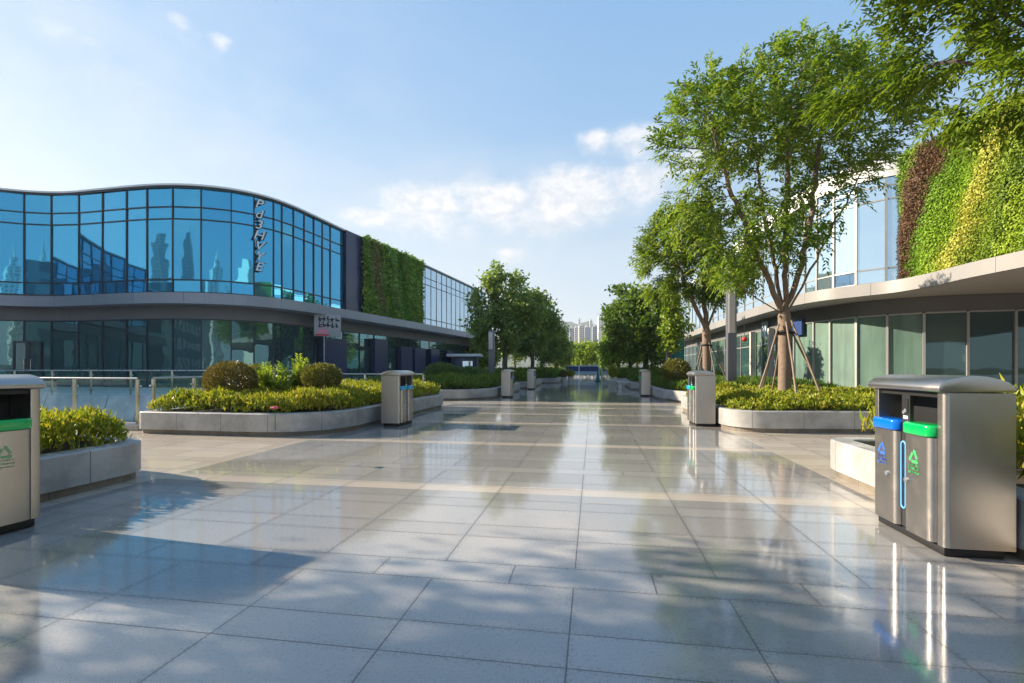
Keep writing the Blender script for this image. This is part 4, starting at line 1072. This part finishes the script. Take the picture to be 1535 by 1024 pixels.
# ================================================================ LIGHT COLUMNS AND THE AVENUE END
def light_column(label, px, t, wid, top, lamp, z0=.33):
    x, y = W(px, t); root = empty('light_column', (x, y, z0), label, 'light column', 'light columns', .0)
    m_ = MB(); m_.box(-wid/2, wid/2, -wid/2, wid/2, 0, top-z0); m_.build('shaft', 'column_grey', root, local=True, bevel=.01)
    m_ = MB(); m_.box(-wid*.42, wid*.30, -wid/2-.05, -wid/2-.001, lamp-z0, top-z0-.1); m_.build('lamp_panel', 'column_pale', root, local=True, bevel=.008)
light_column('tall grey light column with pale upper panel beside the slimmer staked tree', 1096, 17.7, .30, 5.0, 2.5)
light_column('slim grey light column beside the shaded left bin', 737, 25, .28, 3.15, 2.2)
light_column('pale light column before the dark green panel on the right', 1001, 28, .28, 3.4, 1.2, 0)
x, y = W(1016, 28.6); GPN = empty('green_panel', (x, y, 0), 'dark green upright panel standing behind the pale light column', 'panel')
m_ = MB(); m_.box(-.36, .36, -.05, .05, 0, 3.3); m_.build('board', 'teal_paint', GPN, local=True, bevel=.01)
m_ = MB(); m_.box(-.45, -.362, -.08, .08, 0, 3.4); m_.build('post', 'column_grey', GPN, local=True)
def hoarding(label, px0, px1, t, z0, z1):
    a, b = W(px0, t), W(px1, t); root = empty('blue_hoarding', (a[0], a[1], 0), label, 'hoarding', 'blue hoardings at the avenue end')
    m_ = MB(); m_.bar(a, b, 0, z0, z1, .06); m_.build('board', 'board_blue', root)
    m_ = MB(); m_.bar(a, b, .05, z1, z1+.16, .14); m_.bar(a, b, .05, z0-.45, z0, .14)
    for p in (a, b): m_.bar(p, (p[0]+.01, p[1]), .08, 0, z1, .16)
    m_.build('frame', 'board_pale', root)
hoarding('long dark blue hoarding in a pale frame across the avenue end', 848, 898, 62, .85, 1.45)
hoarding('shorter dark blue hoarding in a pale frame right of the long one', 902, 915, 60, .85, 1.45)
x, y = W(896, 47); m_ = MB(); CN = empty('teal_cone', (x, y, 0), 'teal tapered cone standing at the end of the shaded avenue', 'cone')
n = 16; m_.tube([(0, 0, .05), (0, 0, .5), (0, 0, .95)], [.22, .13, .04], n); m_.build('body', 'teal_paint', CN, local=True, smooth=50)
m_ = MB(); m_.box(-.27, .27, -.27, .27, 0, .048); m_.build('base', 'rubber_black', CN, local=True, bevel=.01)
x, y = W(868, 52); m_ = MB(); LPt = empty('white_post', (x, y, 0), 'thin white post before the long dark blue hoarding', 'post')
m_.tube([(0, 0, 0), (0, 0, 1.6)], .05, 8); m_.build('shaft', 'label_white', LPt, local=True); m_ = MB(); m_.tube([(0, 0, 0), (0, 0, .12)], [.28, .2], 12); m_.build('base', 'concrete_pale', LPt, local=True)
def potted(label, px, t, h, mat, seed):
    x, y = W(px, t); z = .001; root = empty('potted_plant', (x, y, 0), label, 'plant', 'potted plants by the avenue end')
    m_ = MB(); m_.tube([(0, 0, 0), (0, 0, .05), (0, 0, .42)], [.2, .22, .30], 14); m_.build('pot', 'concrete_pale', root, local=True, smooth=50)
    m_ = MB(); m_.tube([(0, 0, .4), (.02, .01, h*.6)], [.03, .015], 6); m_.build('stem', 'bark_grey', root, local=True)
    q = rnd_dir(700)*RNG.uniform(.2, 1, (700, 1))**.5*np.array([.42, .42, h*.34])+np.array([x, y, h*.66]); leaves('foliage', q, rnd_dir(700)+np.array([0, 0, .3]), rnd_dir(700), .17, .07, mat, root)
potted('yellow leaved potted tree right of the teal cone', 919, 38, 1.5, 'leaf_hedge', 1)
potted('low flowering pot left of the avenue end', 845, 46, 1.05, 'leaf_russet', 2)
potted('yellow flowering pot beside the low flowering one', 855, 49, 1.1, 'leaf_hedge', 3)
hb = MB()
a = W(800, 66); b = W(960, 66)
hedge('long clipped hedge across the avenue end behind the hoardings', [(a[0], a[1]), (b[0], a[1]), (b[0], a[1]+3), (a[0], a[1]+3)], 0, 1.1, 50, 'leaf_green', .25, group=HG)
# low white benches on the right before the far planter
for px, t, lb_ in ((925, 35, 'low pale stone bench left of the pair before the far right planter'), (942, 31, 'low pale stone bench nearest the round far tree')):
    x, y = W(px, t); bn = empty('garden_bench', (x, y, 0), lb_, 'bench', 'low stone benches')
    m_ = MB(); m_.box(-.7, .7, -.25, .25, .30, .42); m_.build('seat', 'concrete_pale', bn, local=True, bevel=.02)
    for sx in (-.5, .5): m_ = MB(); m_.box(sx-.1, sx+.1, -.2, .2, 0, .299); m_.build('leg', 'concrete_pale', bn, local=True)

# ================================================================ FAR TOWN
def tower(label, px0, px1, ytop, t, mat, group='apartment towers on the skyline', steps=1):
    a, b = W(px0, t), W(px1, t); wd = math.dist(a, b); h = hz(ytop, t); root = empty('apartment_tower', ((a[0]+b[0])/2, (a[1]+b[1])/2, -.7), label, 'tower', group, PSI)
    m_ = MB(); m_.box(-wd/2, wd/2, 0, wd*1.1, 0, h); m_.box(-wd*.18, wd*.18, -wd*.12, -.002, 0, h*.985); m_.build('wall', mat, root, local=True)
    m_ = MB(); m_.box(-wd*.2, wd*.2, wd*.3, wd*.8, h+.01, h+3.2); m_.build('roof', 'tower_white', root, local=True)
for args in (('dim grey blue tower farthest left behind the left tree row', 843, 853, 493, 830, 'tower_grey'), ('grey blue tower left of the slim white one', 854.2, 861, 491, 780, 'tower_grey'),
             ('slim white tower between grey and cream ones', 861.4, 867.4, 490, 800, 'tower_pale'), ('cream tower with warm sunlit face', 868, 875.6, 488, 760, 'tower_cream'),
             ('tall thin white tower behind the cream one', 867, 870, 478, 1000, 'tower_pale'), ('grey tower right of the cream one', 876.6, 885, 490, 790, 'tower_grey'),
             ('tall pale tower behind the grey pair', 884.4, 888, 480, 980, 'tower_pale'), ('wide grey tower left of the big white one', 888.5, 896.6, 489, 800, 'tower_grey'),
             ('biggest white tower at the right tree crowns', 897.4, 908.6, 474, 760, 'tower_pale'), ('grey tower hidden in part by the right crowns', 909.5, 917, 484, 820, 'tower_grey')):
    tower(*args)
# wooded hill behind the towers
hm = MB(); NX, NY = 60, 14; rn = np.random.default_rng(4)
for j in range(NY+1):
    for i in range(NX+1):
        px = 640+520*i/NX; t = 1250+70*j; x, y = W(px, t)
        e = math.sin(math.pi*j/NY)**.8; hgt = (150+18*math.sin(i*.33)+9*math.sin(i*.9+1)+5*math.sin(i*2.1+j))*e*min(1, .25+1.4*math.sin(math.pi*i/NX))
        hm.v.append((x, y, -1+hgt))
for j in range(NY):
    for i in range(NX): a = j*(NX+1)+i; hm.f.append((a, a+1, a+NX+2, a+NX+1))
tag(hm.build('hill', 'hill_wood', smooth=60), None, None, None, 'structure')
# towers behind the viewpoint, seen mirrored in the blue glass
def back_tower(label, x, y, wd, h, mat, spire=0, crown=False):
    root = empty('city_tower', (x, y, -.7), label, 'tower', 'city towers mirrored in the blue glass')
    m_ = MB(); m_.box(-wd/2, wd/2, -wd/2, wd/2, 0, h*.8); m_.box(-wd*.38, wd*.38, -wd*.38, wd*.38, h*.8+.002, h*.93); m_.box(-wd*.22, wd*.22, -wd*.22, wd*.22, h*.93+.002, h); m_.build('wall', mat, root, local=True)
    if spire: m_ = MB(); m_.tube([(0, 0, h), (0, 0, h+spire)], [1.2, .2], 8); m_.build('spire', 'tower_white', root, local=True)
back_tower('slim spired tower mirrored right of the glass corner', -146.5, -666.5, 11, 168, 'tower_teal', 10)
back_tower('dark stepped tower mirrored left of the slim spired one', -424.0, -550.9, 12, 162, 'tower_teal', 0)
back_tower('pale pointed tower mirrored left of the slanted letters', 204.5, -641.2, 12, 142, 'tower_pale', 14)
back_tower('dark spired tower mirrored near the left end of the blue glass', -209.9, -655.0, 12, 118, 'tower_teal', 34)
back_tower('pale tower mirrored at the very left of the blue glass', 84.2, -670.2, 14, 118, 'tower_pale', 18)
back_tower('plain pale slab mirrored at the slanted letters', 233.1, -142.7, 9, 66, 'tower_white', 0)
back_tower('low grey tower mirrored beside the pale pointed one', 198.4, -664.1, 9, 95, 'tower_grey', 0)
back_tower('broad low teal block mirrored in the left of the blue glass', -62, -70, 44, 21, 'tower_teal')

m, t, o = material('haze_air'); pv = t.new('ShaderNodeVolumePrincipled'); pv.inputs['Color'].default_value = (.93,.96,1,1); pv.inputs['Density'].default_value = .0003
pv.inputs['Anisotropy'].default_value = .3; t.l.new(pv.outputs[0], o.inputs['Volume']); MAT['haze_air'] = m
hzb = MB(); hzb.box(-2600, 2600, -1600, 4100, -2.0, 190); tag(hzb.build('haze', 'haze_air'), None, None, None, 'stuff')
# ================================================================ SKY, SUN, CAMERA
SUN_EL, SUN_AZ = math.radians(24.5), math.radians(-84.0)     # azimuth from +Y, clockwise positive
sd = Vector((math.sin(SUN_AZ)*math.cos(SUN_EL), math.cos(SUN_AZ)*math.cos(SUN_EL), math.sin(SUN_EL)))
li = bpy.data.lights.new('sun', 'SUN'); li.energy = 4.6; li.angle = math.radians(.55); li.color = (1, .87, .69)
lo = bpy.data.objects.new('sun', li); COL.objects.link(lo); lo.rotation_euler = (-sd).to_track_quat('-Z', 'Y').to_euler(); lo.location = (0, 0, 60)
wd = bpy.data.worlds.new('World'); scene.world = wd; wd.use_nodes = True
t = NT(wd.node_tree); t.n.clear(); out = t.new('ShaderNodeOutputWorld'); bg = t.new('ShaderNodeBackground')
sk = t.new('ShaderNodeTexSky', sky_type='NISHITA'); sk.sun_disc = False; sk.sun_elevation = SUN_EL; sk.sun_rotation = SUN_AZ
sk.air_density = 1.0; sk.dust_density = 1.2; sk.ozone_density = 2.0
dv = t.coord('Generated'); x, y, z = t.sep(dv)
az = t.m('ARCTAN2', x, y); el = t.m('ARCSINE', z)
def dirpx(px, py):
    a = math.atan((px-PX0)/F); return a-PSI, math.atan((HY-py)/F*math.cos(a))
mask = None
for px, py, sx, sy, amp in ((560,322,.06,.014,.9),(640,302,.09,.034,1.1),(740,292,.09,.036,1.1),(860,280,.11,.04,1.15),(960,268,.09,.034,1),(760,330,.20,.03,.62),(890,205,.04,.018,.9),(960,200,.07,.028,.8),(760,378,.035,.013,.85),(330,60,.022,.013,.85),(270,30,.02,.011,.75),(300,62,.08,.035,.42),(320,85,.05,.012,.5),(110,55,.07,.018,.5),(180,110,.12,.03,.40),(1050,240,.1,.03,.7),(600,385,.05,.012,.45)):
    a0, e0 = dirpx(px, py)
    g = t.m('ADD', t.m('POWER', t.m('DIVIDE', t.m('SUBTRACT', az, a0), sx), 2.0), t.m('POWER', t.m('ADD', t.m('DIVIDE', t.m('MAXIMUM', t.m('SUBTRACT', el, e0), 0.0), sy*.9), t.m('DIVIDE', t.m('MINIMUM', t.m('SUBTRACT', el, e0), 0.0), sy*1.9)), 2.0))
    g = t.m('MULTIPLY', t.m('POWER', 2.718, t.m('MULTIPLY', g, -.7)), amp)
    mask = g if mask is None else t.m('MAXIMUM', mask, g)
cv = t.comb(az, t.m('MULTIPLY', el, 1.5), .37)
n1 = t.noise(cv, 7, 8, .58, .3); n2 = t.noise(cv, 30, 8, .65)
field = t.m('ADD', mask, t.m('MULTIPLY', t.m('SUBTRACT', t.m('ADD', t.m('MULTIPLY', n1, .7), t.m('MULTIPLY', n2, .3)), .5), 1.45))
cl = t.sstep(field, .36, 1.1)
# fair weather clouds over the rest of the sky, thin veil towards the sun
n3 = t.noise(t.comb(t.m('MULTIPLY', az, 1.0), t.m('MULTIPLY', el, 2.2), 5.1), 2.6, 7, .55)
behind = t.m('GREATER_THAN', t.m('ABSOLUTE', t.m('ADD', az, PSI)), 1.0)
cl2 = t.m('MULTIPLY', t.sstep(n3, .56, .74), t.m('MULTIPLY', behind, t.sstep(el, .05, .25)))
veil = t.m('MULTIPLY', t.sstep(t.noise(t.comb(az, t.m('MULTIPLY', el, 2.0), 2.2), 3.0, 5, .5), .30, .75), t.sstep(az, .05, -.95))
hazy = t.ramp(t.m('DIVIDE', t.m('MAXIMUM', el, 0.0), 1.5708), [(0.0,(1.66,1.84,1.98)),(.13,(1.30,1.64,1.96)),(.28,(.66,1.20,1.86)),(.6,(.34,.86,1.75)),(1.0,(.28,.75,1.6))])
skyc = t.mix(1.0, t.mix(1.0, sk.outputs[0], (.07,.07,.07), 'MULTIPLY'), hazy, 'ADD')
a1, e1 = dirpx(760, 330); a2, e2 = dirpx(150, 170)
def broad(a0, e0, sx, sy): return t.m('POWER', 2.718, t.m('MULTIPLY', t.m('ADD', t.m('POWER', t.m('DIVIDE', t.m('SUBTRACT', az, a0), sx), 2.0), t.m('POWER', t.m('DIVIDE', t.m('SUBTRACT', el, e0), sy), 2.0)), -.7))
thin = t.m('MULTIPLY', t.m('MAXIMUM', broad(a1, e1, .30, .085), t.m('MULTIPLY', broad(a2, e2, .35, .16), .6)), t.sstep(n1, .25, .75))
skyc = t.mix(t.m('MULTIPLY', thin, .62, clamp=True), skyc, (2.0, 2.12, 2.25))
base = t.mix(t.m('MULTIPLY', veil, .30), skyc, (1.95, 2.15, 2.32))
shade = t.mix(t.sstep(n2, .35, .65), (2.0, 2.08, 2.25), (2.75, 2.66, 2.62))
colr = t.mix(t.m('MULTIPLY', t.m('MAXIMUM', cl, t.m('MULTIPLY', cl2, .8)), .85), base, shade)
t.l.new(colr, bg.inputs[0]); bg.inputs[1].default_value = .15; t.l.new(bg.outputs[0], out.inputs[0])
cam = bpy.data.cameras.new('camera'); co = bpy.data.objects.new('camera', cam); COL.objects.link(co); scene.camera = co
cam.sensor_width = 36; cam.lens = 36*F/1535; cam.shift_y = (HY-512)/1535; cam.shift_x = -(PX0-767.5)/1535; cam.clip_end = 6000; cam.clip_start = .05
co.location = (0, 0, H); co.rotation_euler = (math.radians(90), 0, PSI)
scene.render.engine = 'CYCLES'; cy = scene.cycles
cy.use_denoising = True; cy.max_bounces = 7; cy.diffuse_bounces = 3; cy.glossy_bounces = 4; cy.transmission_bounces = 4; cy.transparent_max_bounces = 12
cy.caustics_reflective = False; cy.caustics_refractive = False; cy.sample_clamp_indirect = 5
scene.view_settings.view_transform = 'Standard'; scene.view_settings.look = 'None'; scene.view_settings.exposure = 1.43; scene.view_settings.gamma = 1
